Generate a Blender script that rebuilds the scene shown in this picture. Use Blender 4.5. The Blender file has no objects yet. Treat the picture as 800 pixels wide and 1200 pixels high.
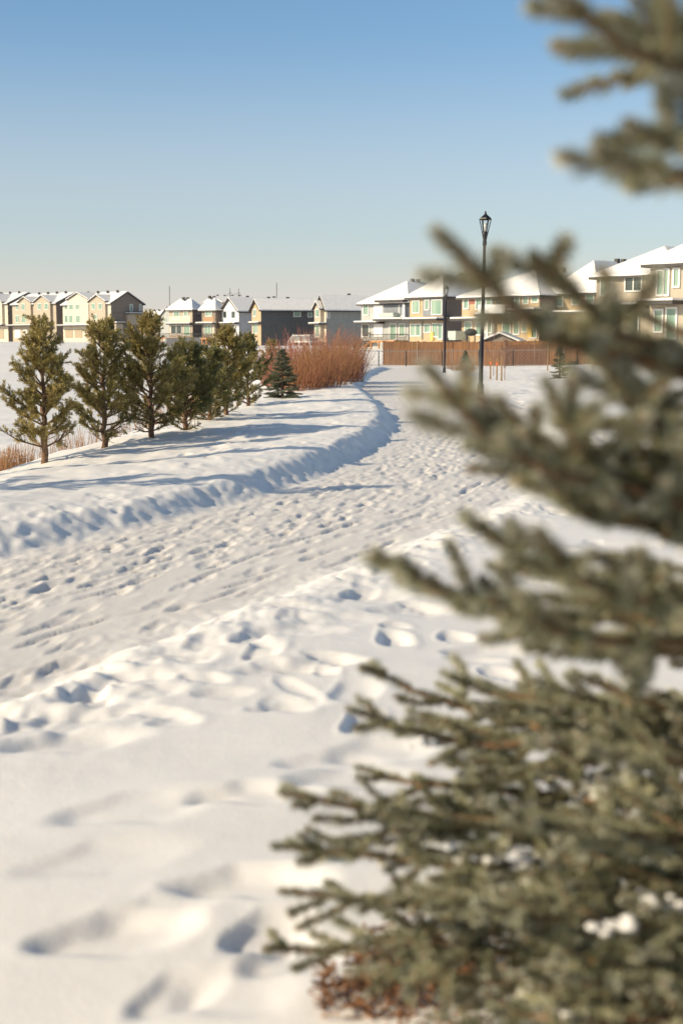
import bpy, math, random
import numpy as np
from mathutils import Vector
R = math.radians
S = bpy.context.scene
COL = S.collection

# ------------------------------------------------------------------ camera, sky, sun, exposure
PITCH = R(6.7); CAMZ = 1.6; F = 1200*50/36.0
cam_d = bpy.data.cameras.new('camera'); cam = bpy.data.objects.new('camera', cam_d); COL.objects.link(cam)
cam.location = (0, 0, CAMZ); cam.rotation_euler = (R(90)-PITCH, 0, 0)
cam_d.sensor_fit = 'VERTICAL'; cam_d.sensor_height = 36; cam_d.sensor_width = 24; cam_d.lens = 50
cam_d.clip_start = 0.05; cam_d.clip_end = 9000
cam_d.dof.use_dof = True; cam_d.dof.focus_distance = 24; cam_d.dof.aperture_fstop = 2.8
S.camera = cam
SUN_EL = R(26); LX, LY = 0.93, 0.37            # horizontal direction in which the sunlight travels
w = bpy.data.worlds.new('World'); S.world = w; w.use_nodes = True
nt = w.node_tree; sky = nt.nodes.new('ShaderNodeTexSky'); sky.sky_type = 'NISHITA'; sky.sun_disc = False
sky.sun_elevation = SUN_EL; sky.sun_rotation = math.atan2(-LX, -LY) % (2*math.pi)
sky.air_density = 1.0; sky.dust_density = 1.6; sky.ozone_density = 1.0; sky.altitude = 600
# thin pale winter haze lying on the horizon, mixed into the sky by elevation
_tc = nt.nodes.new('ShaderNodeTexCoord'); _sp = nt.nodes.new('ShaderNodeSeparateXYZ'); nt.links.new(_tc.outputs['Generated'], _sp.inputs[0])
_rp = nt.nodes.new('ShaderNodeValToRGB'); _rp.color_ramp.interpolation = 'EASE'; _e = _rp.color_ramp.elements
_e[0].position = 0; _e[0].color = (.90, .90, .90, 1); _e[1].position = .22; _e[1].color = (0, 0, 0, 1)
_m = _rp.color_ramp.elements.new(.085); _m.color = (.34, .34, .34, 1)
nt.links.new(_sp.outputs['Z'], _rp.inputs[0])
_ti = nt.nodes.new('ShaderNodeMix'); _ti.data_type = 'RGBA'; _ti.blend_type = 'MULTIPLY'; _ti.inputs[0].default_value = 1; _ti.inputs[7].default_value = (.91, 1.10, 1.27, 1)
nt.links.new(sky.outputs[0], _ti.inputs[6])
_r2 = nt.nodes.new('ShaderNodeValToRGB'); nt.links.new(_sp.outputs['Z'], _r2.inputs[0])      # clear blue low down; warm tint added overhead, unseen, cuts blue fill in shadows
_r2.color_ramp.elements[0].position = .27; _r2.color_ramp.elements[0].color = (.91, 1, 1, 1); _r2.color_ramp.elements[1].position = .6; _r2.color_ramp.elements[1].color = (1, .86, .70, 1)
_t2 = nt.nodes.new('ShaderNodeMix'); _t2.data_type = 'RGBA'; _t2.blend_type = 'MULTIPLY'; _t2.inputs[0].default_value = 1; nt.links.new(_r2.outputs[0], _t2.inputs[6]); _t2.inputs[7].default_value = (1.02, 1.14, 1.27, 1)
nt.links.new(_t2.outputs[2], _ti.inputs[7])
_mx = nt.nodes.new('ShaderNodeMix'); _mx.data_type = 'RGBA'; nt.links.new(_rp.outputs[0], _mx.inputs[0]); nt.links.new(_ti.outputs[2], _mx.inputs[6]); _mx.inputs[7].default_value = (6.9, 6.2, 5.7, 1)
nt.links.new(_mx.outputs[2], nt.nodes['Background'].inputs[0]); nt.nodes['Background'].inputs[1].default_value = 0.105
sun_d = bpy.data.lights.new('sun', 'SUN'); sun_d.energy = 5.0; sun_d.angle = R(0.53); sun_d.color = (1.0, 0.83, 0.58)
sun = bpy.data.objects.new('sun', sun_d); COL.objects.link(sun)
Ld = Vector((LX, LY, 0)).normalized()*math.cos(SUN_EL) + Vector((0, 0, -math.sin(SUN_EL)))
sun.rotation_euler = Ld.to_track_quat('-Z', 'Y').to_euler()
S.view_settings.view_transform = 'Standard'; S.view_settings.look = 'None'
S.view_settings.exposure = 0.14; S.view_settings.gamma = 1

# ------------------------------------------------------------------ measuring helpers
def ray(px, py):
    r = np.array([1., 0, 0]); f = np.array([0, math.cos(PITCH), -math.sin(PITCH)]); u = np.array([0, math.sin(PITCH), math.cos(PITCH)])
    return f + (px-400)/F*r + (600-py)/F*u
CAM = np.array([0, 0, CAMZ])
def at(px, py, Y):
    d = ray(px, py); return CAM + d*(Y/d[1])

# ------------------------------------------------------------------ noise
_rs = np.random.RandomState(7); _perm = np.concatenate([_rs.permutation(256)]*3)
_ga = _rs.rand(256)*2*np.pi; _gx, _gy = np.cos(_ga), np.sin(_ga)
def noise(x, y):
    x = np.asarray(x, float); y = np.asarray(y, float)
    xi = np.floor(x).astype(int); yi = np.floor(y).astype(int); xf = x-xi; yf = y-yi; xi &= 255; yi &= 255
    u = xf*xf*xf*(xf*(xf*6-15)+10); v = yf*yf*yf*(yf*(yf*6-15)+10)
    def g(a, b, fx, fy):
        h = _perm[_perm[xi+a]+((yi+b) & 255)] & 255
        return _gx[h]*fx + _gy[h]*fy
    a = g(0, 0, xf, yf); b = g(1, 0, xf-1, yf); c = g(0, 1, xf, yf-1); d = g(1, 1, xf-1, yf-1)
    return (a*(1-u)+b*u)*(1-v) + (c*(1-u)+d*u)*v
def sstep(t):
    t = np.clip(t, 0, 1); return t*t*(3-2*t)

# ------------------------------------------------------------------ terrain
_ky = [-60, 0, 6.9, 10.4, 13.7, 17.2, 23, 28, 34, 41, 53, 70, 86, 100, 108, 125]
_kx = [-32, -5.6, -2.75, -1.25, 0.1, 1.15, 2.05, 2.4, 2.45, 2.3, 2.0, 2.7, 3.7, 5.2, 8.0, 18]
_ty = np.arange(-60, 125, .25); _tx = np.interp(_ty, _ky, _kx)
_k = np.exp(-(np.arange(-12, 13)*.25/1.3)**2/2); _k /= _k.sum()
_tx = np.convolve(np.pad(_tx, 12, 'edge'), _k, 'valid')
_tc = np.gradient(_tx, _ty)
def pathx(Y): return np.interp(Y, _ty, _tx)
def path_u(X, Y):
    return (X-np.interp(Y, _ty, _tx))/np.sqrt(1+np.interp(Y, _ty, _tc)**2)
def base_h(X, Y):
    X = np.asarray(X, float); Y = np.asarray(Y, float)
    u = path_u(X, Y)
    wob = .10*noise(X*.9+3, Y*.9) + .035*noise(X*3.1, Y*3.1)
    fade = 1-sstep((Y-88)/15)
    t = -u-1.25+wob
    bh = .15+.09*sstep((Y-12)/12)
    h = bh*sstep((t+.03*noise(X*6.0, Y*6.0+7))/.50)*fade*(1+.4*noise(X*.5, Y*.5)) - .07*sstep((t-.7)/2.5)*fade
    t2 = u-1.28+wob
    h += 0.11*sstep(t2/.45)*fade
    h += (.10*noise(X*.16, Y*.16)+.05*noise(X*.45+9, Y*.45))*sstep((np.abs(u)-1.5)/1.5)
    e = np.interp(Y, [-60, 0, 10, 17, 24.5, 33, 53, 60, 86, 110, 130], [-40, -9, -6, -4.3, -3.4, -3.1, -2.4, -2.0, -.4, -3, -8])
    drop = sstep((e+1.2-X)/8.5)
    h = h - 2.3*drop*(1-sstep((Y-118)/85))
    side = sstep((X+2)/8)
    h += (1.45*sstep((Y-118)/90))*(1-side) + side*1.15*sstep((Y-112)/14)
    h += .35*sstep((X-9)/9)*sstep((Y-38)/20)*(1-sstep((Y-100)/10))*.5
    return h + .8*sstep((Y-235)/70)*(1-sstep((X+20)/20))
def ground(px, py):
    d = ray(px, py); t = np.concatenate([np.arange(2.2, 60, .02), np.arange(60, 400, .2)])
    P = CAM[None]+d[None]*t[:, None]; k = np.argmax(P[:, 2] < base_h(P[:, 0], P[:, 1]))
    return P[k]
def hz(x, y): return float(base_h(x, y))

# ------------------------------------------------------------------ object helpers
def link(o, parent=None):
    COL.objects.link(o)
    if parent is not None: o.parent = parent
    return o
def tag(o, label=None, cat=None, group=None, kind=None):
    if label: o['label'] = label
    if cat: o['category'] = cat
    if group: o['group'] = group
    if kind: o['kind'] = kind
    return o
def empty(name, loc, rz=0):
    o = bpy.data.objects.new(name, None); o.location = loc; o.rotation_euler = (0, 0, rz); o.empty_display_size = .3
    return link(o)
def mesh_np(name, V, Fc, nside, mats, parent=None, midx=None, smooth=False):
    me = bpy.data.meshes.new(name); V = np.ascontiguousarray(V, np.float32); Fc = np.ascontiguousarray(Fc, np.int32)
    n = len(Fc)
    me.vertices.add(len(V)); me.vertices.foreach_set('co', V.ravel())
    me.loops.add(n*nside); me.loops.foreach_set('vertex_index', Fc.ravel())
    me.polygons.add(n); me.polygons.foreach_set('loop_start', np.arange(0, n*nside, nside, dtype=np.int32))
    for m in mats: me.materials.append(m)
    if midx is not None: me.polygons.foreach_set('material_index', np.ascontiguousarray(midx, np.int32))
    if smooth: me.polygons.foreach_set('use_smooth', np.ones(n, bool))
    me.update(calc_edges=True)
    return link(bpy.data.objects.new(name, me), parent)
class MB:
    def __init__(s): s.v = []; s.f = []; s.m = []
    def poly(s, pts, m=0):
        k = len(s.v); s.v += [tuple(p) for p in pts]; s.f.append(list(range(k, k+len(pts)))); s.m.append(m)
    def box(s, x0, x1, y0, y1, z0, z1, m=0):
        k = len(s.v); s.v += [(x0, y0, z0), (x1, y0, z0), (x1, y1, z0), (x0, y1, z0), (x0, y0, z1), (x1, y0, z1), (x1, y1, z1), (x0, y1, z1)]
        for q in ((0, 3, 2, 1), (4, 5, 6, 7), (0, 1, 5, 4), (1, 2, 6, 5), (2, 3, 7, 6), (3, 0, 4, 7)):
            s.f.append([k+i for i in q]); s.m.append(m)
    def tube(s, pts, rad, n=8, m=0, cap=True):
        pts = [np.array(p, float) for p in pts]; base = len(s.v)
        for i, p in enumerate(pts):
            d = (pts[min(i+1, len(pts)-1)]-pts[max(i-1, 0)]); d /= np.linalg.norm(d)+1e-9
            a = np.array([0, 0, 1.]) if abs(d[2]) < .9 else np.array([1., 0, 0])
            u = np.cross(d, a); u /= np.linalg.norm(u); v = np.cross(d, u)
            r = rad[i] if hasattr(rad, '__len__') else rad
            for j in range(n):
                t = 2*math.pi*j/n; s.v.append(tuple(p+r*(math.cos(t)*u+math.sin(t)*v)))
        for i in range(len(pts)-1):
            for j in range(n):
                a, b = base+i*n+j, base+i*n+(j+1) % n; s.f.append([a, a+n, b+n, b]); s.m.append(m)
        if cap:
            s.f.append([base+j for j in range(n)]); s.m.append(m)
            e = base+(len(pts)-1)*n; s.f.append([e+n-1-j for j in range(n)]); s.m.append(m)
    def slab(s, pts, th, m=0):
        """extrude polygon pts downwards by th"""
        k = len(s.v); n = len(pts); s.v += [tuple(p) for p in pts]+[(p[0], p[1], p[2]-th) for p in pts]
        s.f.append(list(range(k, k+n))); s.f.append([k+2*n-1-i for i in range(n)]); s.m += [m, m]
        for i in range(n):
            j = (i+1) % n; s.f.append([k+j, k+i, k+n+i, k+n+j]); s.m.append(m)
    def build(s, name, mats, parent=None, smooth=False, bevel=0):
        if not isinstance(mats, (list, tuple)): mats = [mats]
        me = bpy.data.meshes.new(name); me.from_pydata(s.v, [], s.f); me.update()
        for m in mats: me.materials.append(m)
        me.polygons.foreach_set('material_index', s.m)
        if smooth: me.polygons.foreach_set('use_smooth', [True]*len(s.f))
        import bmesh
        bm = bmesh.new(); bm.from_mesh(me); bmesh.ops.recalc_face_normals(bm, faces=bm.faces); bm.to_mesh(me); bm.free()
        o = link(bpy.data.objects.new(name, me), parent)
        if bevel:
            b = o.modifiers.new('bevel', 'BEVEL'); b.width = bevel; b.segments = 2; b.limit_method = 'ANGLE'
        return o

# ------------------------------------------------------------------ materials
def mat(name, col, rough=.7, var=.0, scale=4., bump=0., metal=0., spec=.5, stripe=None, col2=None, vscale=None, coords='Object'):
    m = bpy.data.materials.new(name); m.use_nodes = True; n = m.node_tree; b = n.nodes['Principled BSDF']; L = n.links.new
    b.inputs['Roughness'].default_value = rough; b.inputs['Metallic'].default_value = metal
    b.inputs['Specular IOR Level'].default_value = spec; b.inputs['Base Color'].default_value = (*col, 1)
    tc = n.nodes.new('ShaderNodeTexCoord'); no = n.nodes.new('ShaderNodeTexNoise'); no.inputs['Scale'].default_value = scale
    no.inputs['Detail'].default_value = 5
    if vscale:
        mp = n.nodes.new('ShaderNodeMapping'); mp.inputs['Scale'].default_value = vscale; L(tc.outputs[coords], mp.inputs[0]); L(mp.outputs[0], no.inputs['Vector'])
    else: L(tc.outputs[coords], no.inputs['Vector'])
    if var or col2:
        r = n.nodes.new('ShaderNodeValToRGB'); c2 = col2 or tuple(min(1, c*(1+var)) for c in col); c1 = col if col2 else tuple(c*(1-var) for c in col)
        r.color_ramp.elements[0].position = .35; r.color_ramp.elements[1].position = .65
        r.color_ramp.elements[0].color = (*c1, 1); r.color_ramp.elements[1].color = (*c2, 1)
        L(no.outputs['Fac'], r.inputs[0]); L(r.outputs[0], b.inputs['Base Color'])
    h = None
    if stripe:
        wv = n.nodes.new('ShaderNodeTexWave'); wv.wave_profile = 'SAW'; wv.bands_direction = stripe[0]; wv.inputs['Scale'].default_value = stripe[1]
        L(tc.outputs['Object'], wv.inputs['Vector']); bu = n.nodes.new('ShaderNodeBump'); bu.inputs['Strength'].default_value = .6; bu.inputs['Distance'].default_value = stripe[2]
        L(wv.outputs['Fac'], bu.inputs['Height']); L(bu.outputs[0], b.inputs['Normal'])
    elif bump:
        bu = n.nodes.new('ShaderNodeBump'); bu.inputs['Strength'].default_value = .7; bu.inputs['Distance'].default_value = bump
        L(no.outputs['Fac'], bu.inputs['Height']); L(bu.outputs[0], b.inputs['Normal'])
    return m
def snow_mat(name, near=True):
    m = bpy.data.materials.new(name); m.use_nodes = True; n = m.node_tree; b = n.nodes['Principled BSDF']; L = n.links.new
    tc = n.nodes.new('ShaderNodeTexCoord'); no = n.nodes.new('ShaderNodeTexNoise'); no.inputs['Scale'].default_value = 1.3; no.inputs['Detail'].default_value = 6
    r = n.nodes.new('ShaderNodeValToRGB'); r.color_ramp.elements[0].color = (.80, .775, .745, 1); r.color_ramp.elements[1].color = (.90, .88, .855, 1)
    L(tc.outputs['Object'], no.inputs['Vector']); L(no.outputs['Fac'], r.inputs[0])
    at_ = n.nodes.new('ShaderNodeAttribute'); at_.attribute_name = 'packed'      # trodden, slightly soiled path snow; tint also paints in shade of its roughness
    mm = n.nodes.new('ShaderNodeMix'); mm.data_type = 'RGBA'; mm.blend_type = 'MULTIPLY'; mm.inputs[7].default_value = (.88, .86, .835, 1); L(at_.outputs['Fac'], mm.inputs[0]); L(r.outputs[0], mm.inputs[6]); L(mm.outputs[2], b.inputs['Base Color'])
    b.inputs['Roughness'].default_value = .48; b.inputs['Specular IOR Level'].default_value = .35
    n1 = n.nodes.new('ShaderNodeTexNoise'); n1.inputs['Scale'].default_value = 55; n1.inputs['Detail'].default_value = 4
    n2 = n.nodes.new('ShaderNodeTexNoise'); n2.inputs['Scale'].default_value = 9; n2.inputs['Detail'].default_value = 6
    L(tc.outputs['Object'], n1.inputs['Vector']); L(tc.outputs['Object'], n2.inputs['Vector'])
    b1 = n.nodes.new('ShaderNodeBump'); b1.inputs['Strength'].default_value = .35; b1.inputs['Distance'].default_value = .004
    b2 = n.nodes.new('ShaderNodeBump'); b2.inputs['Strength'].default_value = .45; b2.inputs['Distance'].default_value = .007
    L(n1.outputs['Fac'], b1.inputs['Height']); L(n2.outputs['Fac'], b2.inputs['Height']); L(b1.outputs[0], b2.inputs['Normal']); L(b2.outputs[0], b.inputs['Normal'])
    b.inputs['Subsurface Weight'].default_value = .7; b.inputs['Subsurface Scale'].default_value = .035; b.inputs['Subsurface Radius'].default_value = (1.0, .9, .8)
    # ice-crystal sparkle: small cells of low roughness
    vo = n.nodes.new('ShaderNodeTexVoronoi'); vo.inputs['Scale'].default_value = 260; L(tc.outputs['Object'], vo.inputs['Vector'])
    rr = n.nodes.new('ShaderNodeValToRGB'); rr.color_ramp.elements[0].position = .0; rr.color_ramp.elements[1].position = .06
    rr.color_ramp.elements[0].color = (.22, .22, .22, 1); rr.color_ramp.elements[1].color = (.5, .5, .5, 1)
    L(vo.outputs['Distance'], rr.inputs[0]); L(rr.outputs[0], b.inputs['Roughness'])
    return m
M = {}
M['snow'] = snow_mat('snow')
M['roofsnow'] = mat('roof_snow', (.84, .83, .82), .6, .06, 3, .03)
M['needle_pale'] = mat('needle_pale_tip', (.42, .42, .34), .5, 0, 12, 0, col2=(.60, .58, .48), spec=.4)
M['needle_blue'] = mat('needle_blue', (.095, .105, .052), .5, 0, 7, 0, col2=(.42, .41, .26), spec=.4)
M['needle_pine'] = mat('needle_pine', (.22, .19, .05), .5, 0, 3, 0, col2=(.40, .32, .11))
M['needle_pine2'] = mat('needle_pine_dark', (.14, .15, .045), .5, 0, 3, 0, col2=(.27, .24, .09))
M['needle_far'] = mat('needle_spruce', (.10, .12, .07), .5, 0, 6, 0, col2=(.19, .20, .13))
M['bark'] = mat('bark', (.10, .065, .045), .9, .4, 25, .01)
M['pine_bark'] = mat('pine_bark', (.16, .095, .055), .9, .4, 20, .01)
M['twig'] = mat('twig', (.22, .12, .06), .7, .3, 40, 0)
M['bud'] = mat('bud', (.45, .19, .06), .6, .2, 60, 0)
M['litter'] = mat('dry_brown_twig', (.22, .10, .04), .7, .5, 30, 0)
M['willow'] = mat('willow_stem', (.33, .18, .07), .65, 0, 1.2, 0, col2=(.36, .14, .075))
M['willow_pink'] = mat('willow_stem_pink', (.34, .12, .085), .65, 0, 1.2, 0, col2=(.42, .17, .13))
M['sapling'] = mat('sapling_bark', (.28, .17, .13), .8, .2, 20, 0)
M['reed'] = mat('reed', (.33, .17, .075), .8, .3, 5, 0)
M['black'] = mat('black_metal', (.012, .012, .013), .35, .1, 8, 0, spec=.6)
M['lampglass'] = mat('lamp_glass', (.55, .55, .52), .1, 0, 8, 0, spec=.8)
M['cedar'] = mat('cedar_board', (.17, .078, .03), .75, .25, 2.2, 0, stripe=('X', 2.2, .02), vscale=(4, 1, .35))
M['cedar_dark'] = mat('stained_board', (.12, .055, .03), .75, .25, 2.2, 0, stripe=('X', 2.2, .02), vscale=(4, 1, .35))
M['wood'] = mat('deck_wood', (.42, .20, .08), .7, .2, 6, 0)
M['white'] = mat('white_trim', (.72, .71, .68), .5, .04, 5, 0)
M['glass'] = mat('window_glass', (.16, .27, .22), .08, 0, .8, 0, col2=(.30, .42, .33), spec=.9, vscale=(2.5, 2.5, .15))
M['darkglass'] = mat('dark_glass', (.05, .07, .07), .06, .2, 1, 0, spec=.9)
M['glassrail'] = mat('glass_rail', (.45, .52, .48), .1, .05, 2, 0, spec=.9)
M['fascia'] = mat('dark_fascia', (.045, .04, .04), .6, .1, 5, 0)
M['fascia_l'] = mat('pale_fascia', (.42, .39, .35), .6, .1, 5, 0)
M['yellow'] = mat('yellow_board', (.75, .50, .13), .6, .05, 5, 0)
M['tarp'] = mat('dark_cover', (.035, .037, .04), .8, .2, 5, .03)
M['stake'] = mat('stake', (.30, .19, .10), .8, .2, 9, 0)
M['orange'] = mat('orange_tape', (.75, .18, .06), .6, .05, 9, 0)
M['zinc'] = mat('galvanised', (.16, .16, .16), .5, .1, 9, 0)
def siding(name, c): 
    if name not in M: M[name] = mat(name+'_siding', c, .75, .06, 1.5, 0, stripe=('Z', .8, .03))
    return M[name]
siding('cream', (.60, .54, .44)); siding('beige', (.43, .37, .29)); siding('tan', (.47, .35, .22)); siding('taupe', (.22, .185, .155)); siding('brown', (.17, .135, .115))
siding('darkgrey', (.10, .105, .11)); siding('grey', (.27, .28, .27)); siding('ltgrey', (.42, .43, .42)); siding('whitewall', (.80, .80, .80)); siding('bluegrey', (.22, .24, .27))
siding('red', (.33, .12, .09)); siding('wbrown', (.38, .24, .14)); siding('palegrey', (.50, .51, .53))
M['garage'] = mat('garage_door', (.38, .31, .22), .6, .05, 2, 0, stripe=('Z', 1.2, .02)); M['wgarage'] = mat('white_garage_door', (.75, .74, .72), .6, .03, 2, 0, stripe=('Z', 1.2, .02))

# ------------------------------------------------------------------ snow ground
def build_ground():
    rows = [.4]
    while rows[-1] < 112: rows.append(rows[-1]+.014+.0042*rows[-1] if rows[-1] > 1.5 else rows[-1]+.06)
    y = rows[-1]; st = .6
    while y < 4000: y += st; rows.append(y); st *= 1.04 if y > 240 else 1.0+.0
    back = [-60, -40, -25, -15, -10, -7, -5, -3.5, -2.5, -1.7, -1.1, -.6, -.2, .1]
    rows = np.array(back+rows)
    # columns: lateral factor u, X = u*(|Y|+3.5)
    uc = np.linspace(-.34, .34, 600)
    ul = [-.34]; st = .0012
    while ul[-1] > -14: ul.append(ul[-1]-st); st *= 1.06
    uc = np.concatenate([np.array(ul[1:])[::-1], uc, -np.array(ul[1:])])
    sc = np.maximum(rows, 0)+4.2; 
    X = uc[None]*sc[:, None]; Y = np.repeat(rows[:, None], len(uc), 1)
    Z = base_h(X, Y); u = path_u(X, Y)
    near = sstep((90-Y)/40)
    off = sstep((np.abs(u)-1.0)/.5)
    # soft wind-packed relief, clods along the edges, scuffing of the trodden lane
    Z += near*off*(.022*noise(X*1.1+5, Y*1.1)+.005*noise(X*3.2, Y*3.2+3))*sstep((Y-2)/5)
    tt = pathx(Y)
    sx = Y*1.02; 
    fr = sstep((Y-28)/15)*sstep((110-Y)/12)*sstep((u-1.6)/1.0); Z += fr*(.09*np.abs(noise(X*.55, Y*.4))+.05*noise(X*1.5, Y*1.1+4)+.025*noise(X*4, Y*2.5))
    clod = np.exp(-((u-1.6)/.55)**2)+.7*np.exp(-((-u-1.75)/.5)**2)
    Z += near*clod*(.030*np.maximum(noise(X*4.1+2, Y*3.7), -.05)+.030*np.abs(noise(X*8.5, Y*8.0)))
    top = sstep((-u-1.8)/.5)*sstep((Y-7)/4); Z += near*top*(.035*noise(X*2.3, Y*1.7+5)+.02*np.abs(noise(X*4.6, Y*3.9)))
    fc = np.exp(-((-u-1.5)/.28)**2); Z += near*fc*(.035*np.abs(noise(X*3.3, Y*3.3+8))+.03*noise(X*9, Y*9)-.01)
    lane = 1-sstep((np.abs(u)-1.1)/.35)
    chop = 1-sstep((u-.05+.25*noise(X*.4, Y*.4))/.35)
    Z += near*lane*(chop*(.013*noise(u*15, sx*5.5)+.007*noise(u*31, sx*11)+.008*noise(u*9, sx*1.3))+(1-chop)*.003*noise(u*12, sx*3))
    gr = sstep((noise(u*6.5+11, sx*.62+.35*u)-.16)/.12)*sstep((noise(u*10, sx*1.1+3)+.15)/.2)
    Z -= near*lane*(.45+.55*(1-chop))*.016*gr
    # ridges of drifted snow in the lower left of the foreground
    nearz = sstep((6.2-Y)/1.5)
    q = (X*.55-Y*.84); Z += nearz*.016*np.sin(q*7.5+2.5*noise(X*.8, Y*.8))*sstep((noise(X*.6+20, Y*.6)+.35)/.6)
    rng = np.random.RandomState(3)
    def stamp(px, py, ang, L, W, dep, rim=.25, tail=0.):
        rad = L*1.6+.05
        i0 = np.searchsorted(rows, py-rad); i1 = np.searchsorted(rows, py+rad)
        if i1 <= i0+1: return
        s0 = sc[i0:i1]; j0 = np.searchsorted(uc, min((px-rad)/s0.min(), (px-rad)/s0.max())); j1 = np.searchsorted(uc, max((px+rad)/s0.min(), (px+rad)/s0.max()))
        x = X[i0:i1, j0:j1]-px; y = Y[i0:i1, j0:j1]-py; ca, sa = math.cos(ang), math.sin(ang)
        a = (x*ca+y*sa)/(L/2); b = (-x*sa+y*ca)/(W/2)
        lee = 1-.42*sstep(.5+(x*LX+y*LY)/(W*1.0)); a = a*lee; b = b*lee
        n = .16*noise(X[i0:i1, j0:j1]*7+px, Y[i0:i1, j0:j1]*9)
        r = np.sqrt(a*a+b*b)+n
        pit = 1-sstep((r-.5)/.75); rm = np.exp(-((r-1.25)/.22)**2)
        if tail: pit = np.maximum(pit, .35*(1-sstep((np.abs(b)-.1)/1.0))*(1-sstep((np.abs(a)-.8)/.9)))
        Z[i0:i1, j0:j1] += -dep*pit+dep*rim*rm
    # footprints on the trodden lane: many walkers along and a bit across it
    for k in range(34):
        uo = rng.uniform(-1.15, .25) if rng.rand() < .8 else rng.uniform(.2, 1.15); yy = 4.2+rng.rand()*2; side = 1; ph = rng.rand()*6; up = rng.choice([1, -1])
        L0 = rng.uniform(.24, .31); dep0 = rng.uniform(.004, .015)
        yend = rng.choice([25, 45, 70])
        while yy < yend:
            yy += rng.uniform(.50, .75)*.93; side = -side; un = uo+.16*math.sin(yy*.25+ph)+side*.09+rng.uniform(-.05, .05)
            sl = np.interp(yy, _ty, _tc); px = pathx(yy)+un*math.sqrt(1+sl*sl)
            stamp(px, yy, math.atan2(1, sl)+rng.uniform(-.25, .25), L0*.85, L0*.27, dep0*rng.uniform(.5, 1.2), .35)
    # prints beside the path, both banks
    for k in range(7):
        uo = rng.choice([1.75, 2.05, 2.4, -2.2, -2.7, -3.3]); y0 = rng.uniform(4, 40); yy = y0; side = 1
        while yy < y0+rng.uniform(5, 14):
            yy += rng.uniform(.45, .8); side = -side; un = uo+side*.13+rng.uniform(-.1, .1)
            sl = np.interp(yy, _ty, _tc); px = pathx(yy)+un*math.sqrt(1+sl*sl)
            stamp(px, yy, math.atan2(1, sl)+rng.uniform(-.4, .4), rng.uniform(.25, .34), rng.uniform(.13, .19), rng.uniform(.025, .055), .08)
    for k in range(420):
        yy = 5.5+50*rng.rand()**1.5; un = rng.choice([-1, 1, 1])*(1.55+abs(rng.normal())*.75)
        stamp(pathx(yy)+un*1.05, yy, rng.uniform(0, 3), rng.uniform(.12, .30), rng.uniform(.08, .15), rng.uniform(.008, .024), .2)
    # single prints measured in the foreground: px, py, angle, length, width, depth
    for (a, b, an, L, W, dp) in [(62, 873, .5, .40, .20, .12), (48, 850, .75, .42, .19, .10), (112, 830, .8, .32, .17, .09), (140, 796, .6, .36, .2, .10), (40, 802, .3, .5, .25, .09),
            (92, 818, .6, .3, .17, .07), (10, 838, .4, .3, .2, .08), (78, 783, .6, .4, .2, .08), (15, 815, .6, .4, .2, .08), (318, 783, .2, .34, .18, .09), (362, 776, .5, .32, .17, .09),
            (275, 935, .25, .30, .15, .10), (134, 953, .55, .42, .20, .07), (266, 1034, .15, .31, .15, .12), (105, 1100, .35, .30, .16, .11), (165, 1072, .6, .26, .11, .04), (95, 1010, .5, .36, .15, .04),
            (190, 1172, .9, .20, .10, .06), (300, 1095, .9, .20, .12, .10), (325, 1120, .5, .2, .12, .08), (370, 893, .3, .30, .17, .06), (385, 915, .2, .3, .17, .09), (255, 1165, .7, .2, .2, .04),
            (470, 715, .3, .38, .2, .10), (560, 762, .3, .35, .2, .1), (600, 748, .4, .35, .2, .1), (420, 700, .6, .4, .2, .09), (520, 690, .5, .42, .2, .1), (245, 770, .5, .4, .2, .08),
            (200, 760, .5, .35, .2, .07), (330, 740, .5, .4, .2, .08), (385, 728, .5, .35, .2, .07), (440, 1000, .4, .3, .15, .1), (430, 880, .4, .32, .2, .08), (700, 640, .3, .5, .25, .08), (760, 620, .3, .5, .25, .08)]:
        g = ground(a, b); stamp(g[0], g[1], an, L, W, dp*(.32 if g[1] < 5 else .30), .06)
    nr, nc = X.shape; idx = np.arange(nr*nc).reshape(nr, nc)
    Fq = np.stack([idx[:-1, :-1], idx[:-1, 1:], idx[1:, 1:], idx[1:, :-1]], -1).reshape(-1, 4)
    V = np.stack([X, Y, Z], -1).reshape(-1, 3)
    o = mesh_np('snow_ground', V, Fq, 4, [M['snow']], smooth=True); tag(o, kind='structure')
    a_ = o.data.attributes.new('packed', 'FLOAT', 'POINT'); a_.data.foreach_set('value', np.ascontiguousarray((lane*sstep((115-Y)/10)).ravel(), np.float32))
    print('ground verts', len(V))
build_ground()

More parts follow.
